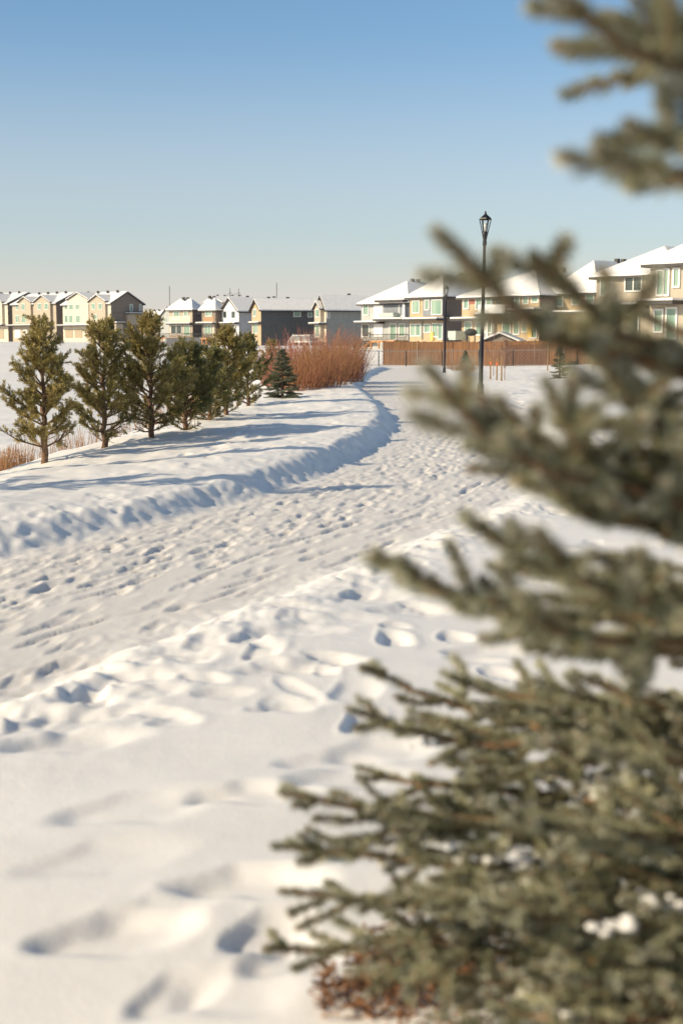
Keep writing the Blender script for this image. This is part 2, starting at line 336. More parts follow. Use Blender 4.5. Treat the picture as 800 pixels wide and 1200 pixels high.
# ------------------------------------------------------------------ houses
def house(name, px_c, d, th, x_l, x_r, y_eave, y_ridge, wall_f, wall_s, roof='gs', label='', group=None, L=None, over=.45, base=-2.5, parts=(), zridge_at='c', fas='fascia', W=None):
    th = R(th); c, s = math.cos(th), math.sin(th)
    C = at(px_c, 404, d); tl = (x_l-400)/F; tr = (x_r-400)/F
    # facade local x from -W..0 ; side local y 0..L
    if W is None: W = -(C[0]-tl*d)/(-c-s*tl)
    if L is None: L = (C[0]-tr*d)/(-(s)+c*tr)
    W = abs(W); L = abs(L)
    z0 = hz(C[0], C[1]); root = empty(name, (C[0], C[1], z0), -th)
    tag(root, label, 'house', group)
    f = np.array([-c, s]); sd = np.array([s, c])
    def zat(py, dist): return at(px_c, py, dist)[2]-z0
    H = zat(y_eave, d)
    dr = {'gs': d+L*c*.5, 'gf': d+W*s*.5, 'hip': d+.5*(L*c+W*s)}[roof]; ZR = zat(y_ridge, dr)
    def fx(px, py):      # pixel -> local (x,z) on the facade plane
        r = ray(px, py); t = (px-400)/F; k = (C[0]-t*d)/(t*s+c); k = max(-.5, k)
        return -k, at(px, py, d+k*s)[2]-z0
    def sx(px, py):
        t = (px-400)/F; k = (t*d-C[0])/(s-t*c)
        return k, at(px, py, d+k*c)[2]-z0
    b = MB(); e = .0
    if roof == 'hip':
        b.box(-W, 0, 0, L, base, H)
        # material index for side
    elif roof == 'gs':
        b.poly([(-W, 0, base), (0, 0, base), (0, 0, H), (-W, 0, H)], 0); b.poly([(-W, L, base), (-W, L, H), (0, L, H), (0, L, base)], 1)
        for x in (0, -W): b.poly([(x, 0, base), (x, L, base), (x, L, H), (x, L/2, ZR-.15), (x, 0, H)], 1)
    else:
        for y, m_ in ((0, 0), (L, 1)): b.poly([(-W, y, base), (0, y, base), (0, y, H), (-W/2, y, ZR-.15), (-W, y, H)], m_)
        for x in (0, -W): b.poly([(x, 0, base), (x, L, base), (x, L, H), (x, 0, H)], 1)
    if roof == 'hip': b.m = [0, 0, 0, 1, 1, 1]
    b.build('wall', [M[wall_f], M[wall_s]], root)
    o = over; rf = MB(); sn = MB(); slope_n = []
    def plane(pts, th1=.18):
        P = [tuple(p) for p in pts]; rf.slab(P, th1); up = [(p[0], p[1], p[2]+.16) for p in P]
        cx = sum(p[0] for p in P)/len(P); cy = sum(p[1] for p in P)/len(P)
        sn.slab([(p[0]+(cx-p[0])*.012, p[1]+(cy-p[1])*.012, p[2]+.0) for p in up], .155)
    if roof == 'gs':
        k = (ZR-H)/(L/2); ze = H-k*o
        plane([(-W-o, -o, ze), (o, -o, ze), (o, L/2, ZR), (-W-o, L/2, ZR)]); plane([(o, L+o, ze), (-W-o, L+o, ze), (-W-o, L/2, ZR), (o, L/2, ZR)])
    elif roof == 'gf':
        k = (ZR-H)/(W/2); ze = H-k*o
        plane([(-W-o, -o, ze), (-W/2, -o, ZR), (-W/2, L+o, ZR), (-W-o, L+o, ze)]); plane([(o, -o, ze), (o, L+o, ze), (-W/2, L+o, ZR), (-W/2, -o, ZR)])
    else:
        a = min(W, L)/2
        if L >= W: r1, r2 = (-W/2, a, ZR), (-W/2, L-a, ZR)
        else: r1, r2 = (-W+a, L/2, ZR), (-a, L/2, ZR)
        c1, c2, c3, c4 = (-W-o, -o, H), (o, -o, H), (o, L+o, H), (-W-o, L+o, H)
        if L >= W:
            plane([c1, c2, r1]); plane([c2, c3, r2, r1]); plane([c3, c4, r2]); plane([c4, c1, r1, r2])
        else:
            plane([c1, c2, r2, r1]); plane([c2, c3, r2]); plane([c3, c4, r1, r2]); plane([c4, c1, r1])
    ro = rf.build('roof', M[fas], root); sn.build('roof_snow', M['roofsnow'], ro)
    # roof vents near the ridge
    rng = random.Random(int(px_c*7))
    for i in range(2 if W < 9 else 4):
        v = MB(); vv = (i+.7)/(3 if W < 9 else 5)
        if roof == 'gs': X_, Y_, Z_ = -W*vv, L/2-.6, ZR-.1
        elif roof == 'gf': X_, Y_, Z_ = -W/2-.5, L*vv, ZR-.1
        else: X_, Y_, Z_ = -W/2, L/2+(i-.5)*1.0, ZR-.05
        v.box(X_-.2, X_+.2, Y_-.2, Y_+.2, Z_, Z_+.5); v.build('roof_vent', M['fascia'], ro)
    for p in parts:
        k = p[0]
        if k == 'win' or k == 'dark' or k == 'pat':
            _, pl, x0, y0, x1, y1 = p[:6]; fr = MB(); gl = MB(); t = .12
            g = fx if pl == 'f' else sx
            a0, zt = g(x0, y0); a1, zb = g(x1, y1); a0, a1 = min(a0, a1), max(a0, a1); zb, zt = min(zb, zt), max(zb, zt)
            def bx(mb, u0, u1, v0, v1, pr, bk=-.02):
                if pl == 'f': mb.box(u0, u1, -pr, -bk, v0, v1)
                else: mb.box(bk, pr, u0, u1, v0, v1)
            # four frame members butted
            bx(fr, a0-t, a1+t, zt, zt+t, .09); bx(fr, a0-t, a1+t, zb-t, zb, .11); bx(fr, a0-t, a0, zb, zt, .09); bx(fr, a1, a1+t, zb, zt, .09)
            if a1-a0 > 1.3: bx(fr, (a0+a1)/2-.05, (a0+a1)/2+.05, zb, zt, .075)
            bx(gl, a0, a1, zb, zt, .03)
            nm = 'door' if k == 'pat' else 'window'
            fo = fr.build(nm, M['white'], root); gl.build('pane', M['darkglass' if k == 'dark' else 'glass'], fo)
        elif k == 'panel':     # ('panel', plane, x0,y0,x1,y1, material, thickness, name)
            _, pl, x0, y0, x1, y1, mm, tk, nm = p; g = fx if pl == 'f' else sx
            a0, zt = g(x0, y0); a1, zb = g(x1, y1); a0, a1 = min(a0, a1), max(a0, a1); zb, zt = min(zb, zt), max(zb, zt); q = MB()
            if 'rail' in nm:
                q.box(a0, a1, -tk, -tk+.06, zb, zt); q.box(a0, a0+.06, -tk+.06, -.01, zb, zt); q.box(a1-.06, a1, -tk+.06, -.01, zb, zt); q.box(a0+.06, a1-.06, -tk+.06, -.01, zb-.2, zb)
            elif nm == 'post': q.box(a0, a1, -tk, -tk+.18, zb, zt)
            elif nm == 'board': q.box(a0, a1, -.16, -.06, zb, zt)
            elif pl == 'f': q.box(a0, a1, -tk, .01, zb, zt)
            else: q.box(-.01, tk, a0, a1, zb, zt)
            q.build(nm, M[mm], root)
        elif k == 'ledge':     # snow-topped canopy: plane, x0, x1, y, depth
            _, pl, x0, x1, y0, dp = p; g = fx if pl == 'f' else sx
            a0, zt = g(x0, y0); a1, _z = g(x1, y0); zt = (zt+_z)/2; a0, a1 = min(a0, a1), max(a0, a1); q = MB(); q2 = MB()
            if pl == 'f': q.box(a0, a1, -dp, .0, zt-.22, zt); q2.box(a0+.03, a1-.03, -dp+.03, -.01, zt+.003, zt+.17)
            else: q.box(0, dp, a0, a1, zt-.22, zt); q2.box(.01, dp-.03, a0+.03, a1-.03, zt+.003, zt+.17)
            l = q.build('canopy', M[fas], root); q2.build('canopy_snow', M['roofsnow'], l, bevel=.05)
        elif k == 'bay':       # cross gable on facade: x0,x1,y_eave,y_peak,ybot,mat,protrude
            _, x0, x1, ye, yp, yb, mm, pr = p
            a0, z1 = fx(x0, ye); a1, _z = fx(x1, ye); z1 = (z1+_z)/2; zp = fx((x0+x1)/2, yp)[1]; zb = fx((x0+x1)/2, yb)[1]; a0, a1 = min(a0, a1), max(a0, a1); am = (a0+a1)/2
            q = MB(); rr = MB(); r2 = MB(); dpb = min(L*.5, (zp-H)/max(.05, (ZR-H)/(L/2))+.3) if roof == 'gs' else 2.5
            dpb = max(dpb, 1.)
            for y in (-pr,): q.poly([(a0, y, zb), (a1, y, zb), (a1, y, z1), (am, y, zp), (a0, y, z1)])
            for x in (a0, a1): q.poly([(x, -pr, zb), (x, dpb, zb), (x, dpb, z1), (x, -pr, z1)])
            q.poly([(a0, -pr, zb), (a0, 0, zb), (a1, 0, zb), (a1, -pr, zb)])
            q.build('bay_wall', M[mm], root); kk = (zp-z1)/(am-a0); oo = .35
            A = [(a0-oo, -pr-oo, z1-kk*oo+.1), (am, -pr-oo, zp+.1), (am, dpb, zp+.1), (a0-oo, dpb, z1-kk*oo+.1)]
            B = [(a1+oo, -pr-oo, z1-kk*oo+.1), (a1+oo, dpb, z1-kk*oo+.1), (am, dpb, zp+.1), (am, -pr-oo, zp+.1)]
            for Q in (A, B):
                rr.slab(Q, .16); r2.slab([(x, y+.03, z+.14) for x, y, z in Q], .136)
            g2 = rr.build('bay_roof', M[fas], root); r2.build('bay_roof_snow', M['roofsnow'], g2)
        elif k == 'bwin':      # window on a bay face: x0,y0,x1,y1,protrude
            _, x0, y0, x1, y1, pr = p; a0, zt = fx(x0, y0); a1, zb = fx(x1, y1); a0, a1 = min(a0, a1), max(a0, a1); fr = MB(); gl = MB(); t = .11
            fr.box(a0-t, a1+t, -pr-.08, -pr+.01, zt, zt+t); fr.box(a0-t, a1+t, -pr-.1, -pr+.01, zb-t, zb); fr.box(a0-t, a0, -pr-.08, -pr+.01, zb, zt); fr.box(a1, a1+t, -pr-.08, -pr+.01, zb, zt)
            gl.box(a0, a1, -pr-.03, -pr+.01, zb, zt); fo = fr.build('window', M['white'], root); gl.build('pane', M['glass'], fo)
        elif k == 'deck':      # x0,x1,yfloor,yrail,depth,material, rail material
            _, x0, x1, yf, yr, dp, mm, rm = p; a0, zf = fx(x0, yf); a1, _z = fx(x1, yf); zr = fx((x0+x1)/2, yr)[1]; a0, a1 = min(a0, a1), max(a0, a1); q = MB(); r_ = MB()
            q.box(a0, a1, -dp, -.02, zf-.25, zf)
            for i in range(4): xx = a0+.1+(a1-a0-.2)*i/3; q.box(xx-.08, xx+.08, -dp+.05, -dp+.21, base+.5, zf-.25)
            dk = q.build('deck', M[mm], root)
            r_.box(a0, a1, -dp, -dp+.07, zr-.08, zr); r_.box(a0, a1, -dp+.01, -dp+.06, zf+.08, zf+.14); r_.box(a1-.07, a1, -dp, 0, zr-.08, zr)
            n = max(4, int((a1-a0)/.22))
            for i in range(n+1): xx = a0+(a1-a0-.05)*i/n; r_.box(xx, xx+.04, -dp+.015, -dp+.055, zf+.14, zr-.08)
            for i in range(int(dp/.22)): r_.box(a1-.055, a1-.015, -dp+.2+i*.22, -dp+.24+i*.22, zf, zr-.08)
            r_.build('railing', M[rm], dk)
        elif k == 'stairs':    # from deck down to the left: x_top,y_top,x_bot,y_bot
            _, x0, y0, x1, y1, dp, mm = p; a0, za = fx(x0, y0); a1, zb = fx(x1, y1); q = MB(); r_ = MB(); n = 9
            for i in range(n): t = i/n; xx = a0+(a1-a0)*t; zz = za+(zb-za)*(i+1)/n; q.box(min(xx, xx+(a1-a0)/n), max(xx, xx+(a1-a0)/n), -dp, -dp+1.0, zz-.06, zz)
            q.tube([(a0, -dp, za-.2), (a1, -dp, zb-.2)], .09, 4)
            st = q.build('stairs', M['wood'], root)
            r_.tube([(a0, -dp, za+.95), (a1, -dp, zb+.95)], .045, 6)
            for i in range(n+1): t = i/n; xx = a0+(a1-a0)*t; zz = za+(zb-za)*t; r_.tube([(xx, -dp, zz), (xx, -dp, zz+.95)], .03, 5)
            r_.build('railing', M[mm], st)
    root['_H'] = H; root['_W'] = W; root['_L'] = L
    return root
TG = 'three-storey townhouse blocks across the pond'
# townhouse blocks, left
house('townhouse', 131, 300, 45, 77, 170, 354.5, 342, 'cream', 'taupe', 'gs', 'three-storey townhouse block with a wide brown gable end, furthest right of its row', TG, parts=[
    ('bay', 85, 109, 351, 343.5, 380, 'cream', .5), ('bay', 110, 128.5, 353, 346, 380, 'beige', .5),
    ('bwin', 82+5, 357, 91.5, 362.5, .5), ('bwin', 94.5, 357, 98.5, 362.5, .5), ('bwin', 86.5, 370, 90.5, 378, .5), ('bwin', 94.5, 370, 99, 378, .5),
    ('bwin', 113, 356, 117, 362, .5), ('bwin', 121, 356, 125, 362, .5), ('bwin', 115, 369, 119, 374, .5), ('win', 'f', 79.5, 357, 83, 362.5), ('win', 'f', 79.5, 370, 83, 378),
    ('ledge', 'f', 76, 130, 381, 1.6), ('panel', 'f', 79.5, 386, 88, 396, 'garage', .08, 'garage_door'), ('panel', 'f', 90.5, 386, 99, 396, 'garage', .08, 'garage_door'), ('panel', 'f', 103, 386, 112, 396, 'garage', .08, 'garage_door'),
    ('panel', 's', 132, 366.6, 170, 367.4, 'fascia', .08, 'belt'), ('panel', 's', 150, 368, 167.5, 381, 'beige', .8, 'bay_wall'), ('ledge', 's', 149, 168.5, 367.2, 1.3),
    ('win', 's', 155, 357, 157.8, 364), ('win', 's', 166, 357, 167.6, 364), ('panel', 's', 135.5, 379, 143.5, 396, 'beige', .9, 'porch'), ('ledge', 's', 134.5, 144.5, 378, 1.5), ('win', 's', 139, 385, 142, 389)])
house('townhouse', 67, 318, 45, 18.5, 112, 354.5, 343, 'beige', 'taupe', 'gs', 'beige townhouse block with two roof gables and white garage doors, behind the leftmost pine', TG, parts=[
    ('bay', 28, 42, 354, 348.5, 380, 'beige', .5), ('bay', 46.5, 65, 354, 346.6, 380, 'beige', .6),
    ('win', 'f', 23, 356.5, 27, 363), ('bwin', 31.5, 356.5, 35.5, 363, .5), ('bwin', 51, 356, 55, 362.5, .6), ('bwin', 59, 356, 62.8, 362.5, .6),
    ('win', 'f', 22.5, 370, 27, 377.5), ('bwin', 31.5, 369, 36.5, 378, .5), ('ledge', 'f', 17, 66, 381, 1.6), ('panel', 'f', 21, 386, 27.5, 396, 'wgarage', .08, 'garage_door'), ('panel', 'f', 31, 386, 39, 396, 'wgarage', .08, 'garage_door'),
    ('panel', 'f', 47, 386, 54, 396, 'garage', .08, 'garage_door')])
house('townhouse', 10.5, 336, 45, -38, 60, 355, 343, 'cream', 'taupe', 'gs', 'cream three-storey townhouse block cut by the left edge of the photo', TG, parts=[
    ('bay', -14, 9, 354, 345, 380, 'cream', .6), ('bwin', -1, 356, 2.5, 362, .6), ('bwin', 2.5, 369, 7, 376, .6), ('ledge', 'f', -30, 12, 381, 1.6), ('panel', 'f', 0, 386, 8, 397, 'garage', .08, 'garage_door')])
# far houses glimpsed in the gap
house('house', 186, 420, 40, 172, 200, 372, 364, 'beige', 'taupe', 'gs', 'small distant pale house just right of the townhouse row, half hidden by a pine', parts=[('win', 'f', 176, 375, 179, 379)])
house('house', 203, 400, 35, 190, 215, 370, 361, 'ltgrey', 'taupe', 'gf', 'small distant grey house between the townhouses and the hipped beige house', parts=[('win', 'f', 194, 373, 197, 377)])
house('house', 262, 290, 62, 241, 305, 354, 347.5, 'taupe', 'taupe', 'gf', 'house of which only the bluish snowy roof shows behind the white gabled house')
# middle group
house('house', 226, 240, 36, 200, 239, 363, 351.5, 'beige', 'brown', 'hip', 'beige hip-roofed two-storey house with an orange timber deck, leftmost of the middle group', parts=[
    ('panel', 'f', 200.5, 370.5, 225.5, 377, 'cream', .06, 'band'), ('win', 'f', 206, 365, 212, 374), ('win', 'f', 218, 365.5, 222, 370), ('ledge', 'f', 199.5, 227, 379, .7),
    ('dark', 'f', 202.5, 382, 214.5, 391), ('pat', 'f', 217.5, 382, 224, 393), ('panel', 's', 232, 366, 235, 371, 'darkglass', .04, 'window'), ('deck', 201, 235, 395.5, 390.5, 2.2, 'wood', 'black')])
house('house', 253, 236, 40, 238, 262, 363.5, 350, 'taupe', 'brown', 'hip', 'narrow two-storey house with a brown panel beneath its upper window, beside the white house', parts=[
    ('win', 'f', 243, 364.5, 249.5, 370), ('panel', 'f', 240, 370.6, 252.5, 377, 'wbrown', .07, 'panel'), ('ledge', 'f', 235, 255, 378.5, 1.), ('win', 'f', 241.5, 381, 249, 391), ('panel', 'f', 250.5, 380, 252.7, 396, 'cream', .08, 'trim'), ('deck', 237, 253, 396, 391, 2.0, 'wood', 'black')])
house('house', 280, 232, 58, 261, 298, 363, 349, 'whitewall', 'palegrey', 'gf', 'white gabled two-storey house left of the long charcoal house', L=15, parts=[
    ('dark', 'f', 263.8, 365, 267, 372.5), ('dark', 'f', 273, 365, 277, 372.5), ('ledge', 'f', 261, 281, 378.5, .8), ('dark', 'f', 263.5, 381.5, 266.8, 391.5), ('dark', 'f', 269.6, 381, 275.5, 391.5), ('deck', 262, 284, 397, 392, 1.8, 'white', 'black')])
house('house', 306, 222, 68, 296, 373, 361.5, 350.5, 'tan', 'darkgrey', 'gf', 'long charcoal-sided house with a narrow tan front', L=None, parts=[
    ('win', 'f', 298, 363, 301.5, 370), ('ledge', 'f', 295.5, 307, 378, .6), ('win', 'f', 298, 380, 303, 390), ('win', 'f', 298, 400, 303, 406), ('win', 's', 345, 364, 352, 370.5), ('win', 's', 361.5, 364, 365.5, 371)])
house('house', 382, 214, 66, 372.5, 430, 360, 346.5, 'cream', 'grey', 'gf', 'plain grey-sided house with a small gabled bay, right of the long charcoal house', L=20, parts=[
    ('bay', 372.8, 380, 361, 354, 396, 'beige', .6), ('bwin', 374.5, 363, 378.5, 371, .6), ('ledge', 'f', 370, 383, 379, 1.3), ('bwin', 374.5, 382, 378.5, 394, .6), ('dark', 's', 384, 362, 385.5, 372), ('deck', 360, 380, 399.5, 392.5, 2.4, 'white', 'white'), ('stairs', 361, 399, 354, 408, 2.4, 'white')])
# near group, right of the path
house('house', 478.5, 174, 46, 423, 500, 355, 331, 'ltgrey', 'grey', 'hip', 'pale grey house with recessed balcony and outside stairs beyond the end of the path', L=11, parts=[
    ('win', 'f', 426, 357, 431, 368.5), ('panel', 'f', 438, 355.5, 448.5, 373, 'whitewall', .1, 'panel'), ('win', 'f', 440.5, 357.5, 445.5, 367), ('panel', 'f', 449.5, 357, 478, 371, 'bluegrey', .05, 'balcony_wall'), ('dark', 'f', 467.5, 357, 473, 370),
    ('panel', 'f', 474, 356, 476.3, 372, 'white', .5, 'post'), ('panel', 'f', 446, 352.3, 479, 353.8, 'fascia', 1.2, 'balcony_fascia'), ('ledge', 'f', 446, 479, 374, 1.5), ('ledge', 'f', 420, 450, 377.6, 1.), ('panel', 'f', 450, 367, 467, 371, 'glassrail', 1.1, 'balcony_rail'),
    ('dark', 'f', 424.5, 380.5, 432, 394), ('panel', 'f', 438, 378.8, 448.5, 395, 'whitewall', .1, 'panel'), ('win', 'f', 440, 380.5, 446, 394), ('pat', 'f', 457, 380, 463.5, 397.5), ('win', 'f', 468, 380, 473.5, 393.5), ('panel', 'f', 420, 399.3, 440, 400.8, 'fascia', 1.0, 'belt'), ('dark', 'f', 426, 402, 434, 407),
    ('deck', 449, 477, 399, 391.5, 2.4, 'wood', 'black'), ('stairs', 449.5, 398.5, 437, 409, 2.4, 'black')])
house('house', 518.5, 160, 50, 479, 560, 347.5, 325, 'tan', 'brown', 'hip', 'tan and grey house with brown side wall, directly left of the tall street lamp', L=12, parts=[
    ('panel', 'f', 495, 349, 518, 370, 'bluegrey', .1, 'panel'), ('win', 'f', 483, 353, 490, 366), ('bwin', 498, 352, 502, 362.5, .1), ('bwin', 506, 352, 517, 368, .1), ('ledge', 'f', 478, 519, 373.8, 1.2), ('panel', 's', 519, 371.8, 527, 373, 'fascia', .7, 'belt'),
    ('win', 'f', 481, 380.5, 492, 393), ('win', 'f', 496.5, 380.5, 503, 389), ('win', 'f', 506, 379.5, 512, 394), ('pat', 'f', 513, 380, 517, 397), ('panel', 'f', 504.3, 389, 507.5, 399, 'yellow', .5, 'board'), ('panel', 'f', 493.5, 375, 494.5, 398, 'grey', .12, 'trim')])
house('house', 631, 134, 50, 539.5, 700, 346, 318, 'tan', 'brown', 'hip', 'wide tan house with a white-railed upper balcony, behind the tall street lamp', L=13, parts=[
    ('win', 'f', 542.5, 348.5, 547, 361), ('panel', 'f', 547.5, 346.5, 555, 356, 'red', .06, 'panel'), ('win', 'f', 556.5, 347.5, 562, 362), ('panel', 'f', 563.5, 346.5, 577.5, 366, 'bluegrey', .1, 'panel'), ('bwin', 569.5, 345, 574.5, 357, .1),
    ('panel', 'f', 579, 346.5, 599.5, 356.5, 'darkglass', .05, 'balcony_recess_shade'), ('panel', 'f', 568, 357.5, 600, 366, 'whitewall', 1.2, 'balcony_rail'), ('ledge', 'f', 566, 601, 368.2, 1.4), ('win', 'f', 601.5, 345, 606, 362), ('bwin', 610.8, 345.5, 616, 355.5, .0), ('bwin', 621, 344.5, 627.5, 353.5, .0),  # flat dark panel paints in the shade of the balcony recess
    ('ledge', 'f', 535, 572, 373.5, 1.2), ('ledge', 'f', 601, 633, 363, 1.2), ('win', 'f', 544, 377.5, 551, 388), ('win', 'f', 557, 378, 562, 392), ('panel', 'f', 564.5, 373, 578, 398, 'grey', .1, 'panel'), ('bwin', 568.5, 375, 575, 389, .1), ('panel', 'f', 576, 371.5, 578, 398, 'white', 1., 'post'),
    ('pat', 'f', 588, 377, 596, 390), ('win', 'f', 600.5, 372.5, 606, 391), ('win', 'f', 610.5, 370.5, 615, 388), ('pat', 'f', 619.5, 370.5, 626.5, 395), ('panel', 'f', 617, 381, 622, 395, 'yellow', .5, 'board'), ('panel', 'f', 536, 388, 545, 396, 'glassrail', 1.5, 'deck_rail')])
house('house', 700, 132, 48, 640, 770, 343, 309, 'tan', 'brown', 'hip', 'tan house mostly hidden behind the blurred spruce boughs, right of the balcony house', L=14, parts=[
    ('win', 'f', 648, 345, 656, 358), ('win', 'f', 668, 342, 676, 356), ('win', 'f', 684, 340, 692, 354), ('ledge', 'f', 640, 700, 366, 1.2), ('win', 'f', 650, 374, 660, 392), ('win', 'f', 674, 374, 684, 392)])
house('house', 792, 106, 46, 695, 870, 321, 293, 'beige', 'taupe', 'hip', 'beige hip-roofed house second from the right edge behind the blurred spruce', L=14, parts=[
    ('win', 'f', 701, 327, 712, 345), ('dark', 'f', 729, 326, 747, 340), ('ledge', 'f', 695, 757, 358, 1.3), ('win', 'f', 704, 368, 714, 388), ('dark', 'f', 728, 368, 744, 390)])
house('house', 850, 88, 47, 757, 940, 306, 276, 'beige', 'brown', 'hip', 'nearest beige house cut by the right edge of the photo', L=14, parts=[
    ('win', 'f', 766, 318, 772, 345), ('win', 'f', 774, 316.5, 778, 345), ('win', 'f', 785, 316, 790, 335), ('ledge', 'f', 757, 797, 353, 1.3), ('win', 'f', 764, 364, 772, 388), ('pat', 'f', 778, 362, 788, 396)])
for o in bpy.data.objects:
    for k_ in ('_H', '_W', '_L'):
        if k_ in o: del o[k_]

# ------------------------------------------------------------------ fences
def fence(name, pts, h, label, cat, m, mp, board=True, step=2.4, group=None):
    P0 = np.array(pts[0], float); root = empty(name, (P0[0], P0[1], hz(P0[0], P0[1]))); tag(root, label, cat, group); ox, oy, oz = root.location
    posts = []
    for (a, b) in zip(pts[:-1], pts[1:]):
        a = np.array(a, float); b = np.array(b, float); n = max(1, int(round(np.linalg.norm(b-a)/step)))
        for i in range(n): posts.append((a+(b-a)*i/n))
    posts.append(np.array(pts[-1], float))
    for i, p in enumerate(posts):
        z = hz(*p)-oz; q = MB(); x, y = p[0]-ox, p[1]-oy
        if board: q.box(x-.06, x+.06, y-.06, y+.06, z-.3, z+h+.06)
        else: q.tube([(x, y, z-.3), (x, y, z+h+.05)], .04, 8)
        q.build('post', M[mp], root)
        if i+1 < len(posts):
            p2 = posts[i+1]; z2 = hz(*p2)-oz; x2, y2 = p2[0]-ox, p2[1]-oy; q = MB(); d = np.array([x2-x, y2-y]); ln = np.linalg.norm(d); d /= ln; nrm = np.array([d[1], -d[0]])
            if board:
                nb = int(ln/.15); 
                for j in range(nb):
                    a0 = d*(.07+(ln-.14)*j/nb); a1 = d*(.07+(ln-.14)*(j+.93)/nb); zz = z+(z2-z)*j/nb; off = nrm*(.05+.006*(j % 2)); hh = h+random.Random(j*7+i).uniform(-.02, .02)
                    c = [(x+a0[0]+off[0], y+a0[1]+off[1]), (x+a1[0]+off[0], y+a1[1]+off[1]), (x+a1[0]+off[0]-nrm[0]*.02, y+a1[1]+off[1]-nrm[1]*.02), (x+a0[0]+off[0]-nrm[0]*.02, y+a0[1]+off[1]-nrm[1]*.02)]
                    q.slab([(cx, cy, zz+hh) for cx, cy in c], h+.25)
                q.build('panel', M[m], root)
            else:
                q.tube([(x, y, z+h), (x2, y2, z2+h)], .028, 6); q.tube([(x, y, z+.1), (x2, y2, z2+.1)], .015, 5)
                nd = int(ln/.28)
                for j in range(-int(h/.28), nd):
                    for sg in (1, -1):
                        s0, s1 = j*.28, j*.28+h
                        if sg < 0: s0, s1 = s1, s0
                        t0, t1 = 0., 1.
                        c0 = np.clip(s0, 0, ln); c1 = np.clip(s1, 0, ln)
                        if s1 == s0 or c0 == c1: continue
                        t0 = (c0-s0)/(s1-s0); t1 = (c1-s0)/(s1-s0)
                        q.tube([(x+d[0]*c0, y+d[1]*c0, z+(z2-z)*c0/ln+h*t0), (x+d[0]*c1, y+d[1]*c1, z+(z2-z)*c1/ln+h*t1)], .006, 3, cap=False)
                q.build('mesh_panel', M[m], root)
    return root
def gp(px, Y): return ((px-400)/F*Y, Y)
fence('board_fence', [gp(449, 114), gp(530, 112), gp(592, 109)], 1.85, 'long cedar board fence behind the two street lamps', 'fence', 'cedar', 'cedar')
fence('board_fence', [gp(593, 107.6), gp(641, 106.4)], 1.6, 'dark stained board fence section, shorter than the orange boards beside it', 'fence', 'cedar_dark', 'cedar_dark')
fence('board_fence', [gp(592, 112), gp(660, 108), gp(760, 104), gp(880, 100)], 1.9, 'cedar board fence running right behind the blurred spruce', 'fence', 'cedar', 'cedar')
fence('chain_link_fence', [gp(412, 110), gp(475, 108.5), gp(560, 106), gp(640, 103.5)], 1.15, 'low dark chain-link fence in front of the cedar boards', 'fence', 'zinc', 'black', False)
fence('board_fence', [gp(196, 200), gp(236, 202)], 1.2, 'pale boarded fence on the snowy slope below the timber deck', 'fence', 'fascia_l', 'fascia_l')
fence('chain_link_fence', [gp(640, 102.5), gp(780, 99)], 1.2, 'chain-link fence on the right, seen through the spruce boughs', 'fence', 'zinc', 'black', False)

# garden shed
g = gp(584, 113); sh = empty('garden_shed', (g[0], g[1], hz(*g))); tag(sh, 'small garden shed with a snow-covered gable roof peeping over the cedar fence', 'shed')
q = MB(); s_ = .068
for y in (0, 2.4): q.poly([(-1.45, y, -.3), (1.35, y, -.3), (1.35, y, 1.9), (0, y, 2.45), (-1.45, y, 1.9)])
for x in (-1.45, 1.35): q.poly([(x, 0, -.3), (x, 2.4, -.3), (x, 2.4, 1.9), (x, 0, 1.9)])
q.build('wall', siding('shedwall', (.30, .25, .2)), sh)
q = MB(); q2 = MB()
for Q in ([(-1.75, -.2, 1.8), (0, -.2, 2.5), (0, 2.6, 2.5), (-1.75, 2.6, 1.8)], [(1.65, -.2, 1.8), (1.65, 2.6, 1.8), (0, 2.6, 2.5), (0, -.2, 2.5)]):
    q.slab(Q, .1); q2.slab([(a, b+.02, c+.14) for a, b, c in Q], .136)
r_ = q.build('roof', M['fascia'], sh); q2.build('roof_snow', M['roofsnow'], r_)
sh.rotation_euler.z = R(-18)
# covered barbecue on the deck
import bmesh
g = at(551.5, 392, 128.5); bb = empty('covered_barbecue', (g[0], g[1], g[2]-.75)); tag(bb, 'rounded dark covered barbecue on the deck left of the shed', 'barbecue')
bm = bmesh.new(); bmesh.ops.create_icosphere(bm, subdivisions=3, radius=.55)
for v in bm.verts: v.co.z = v.co.z*.62+.95; v.co.x *= 1+.05*math.sin(v.co.z*9); 
me = bpy.data.meshes.new('cover'); bm.to_mesh(me); bm.free(); me.materials.append(M['tarp']); link(bpy.data.objects.new('cover', me), bb)
for sx_ in (-.35, .35):
    q = MB(); q.box(sx_-.05, sx_+.05, -.1, .1, 0, .75); q.build('leg', M['tarp'], bb)

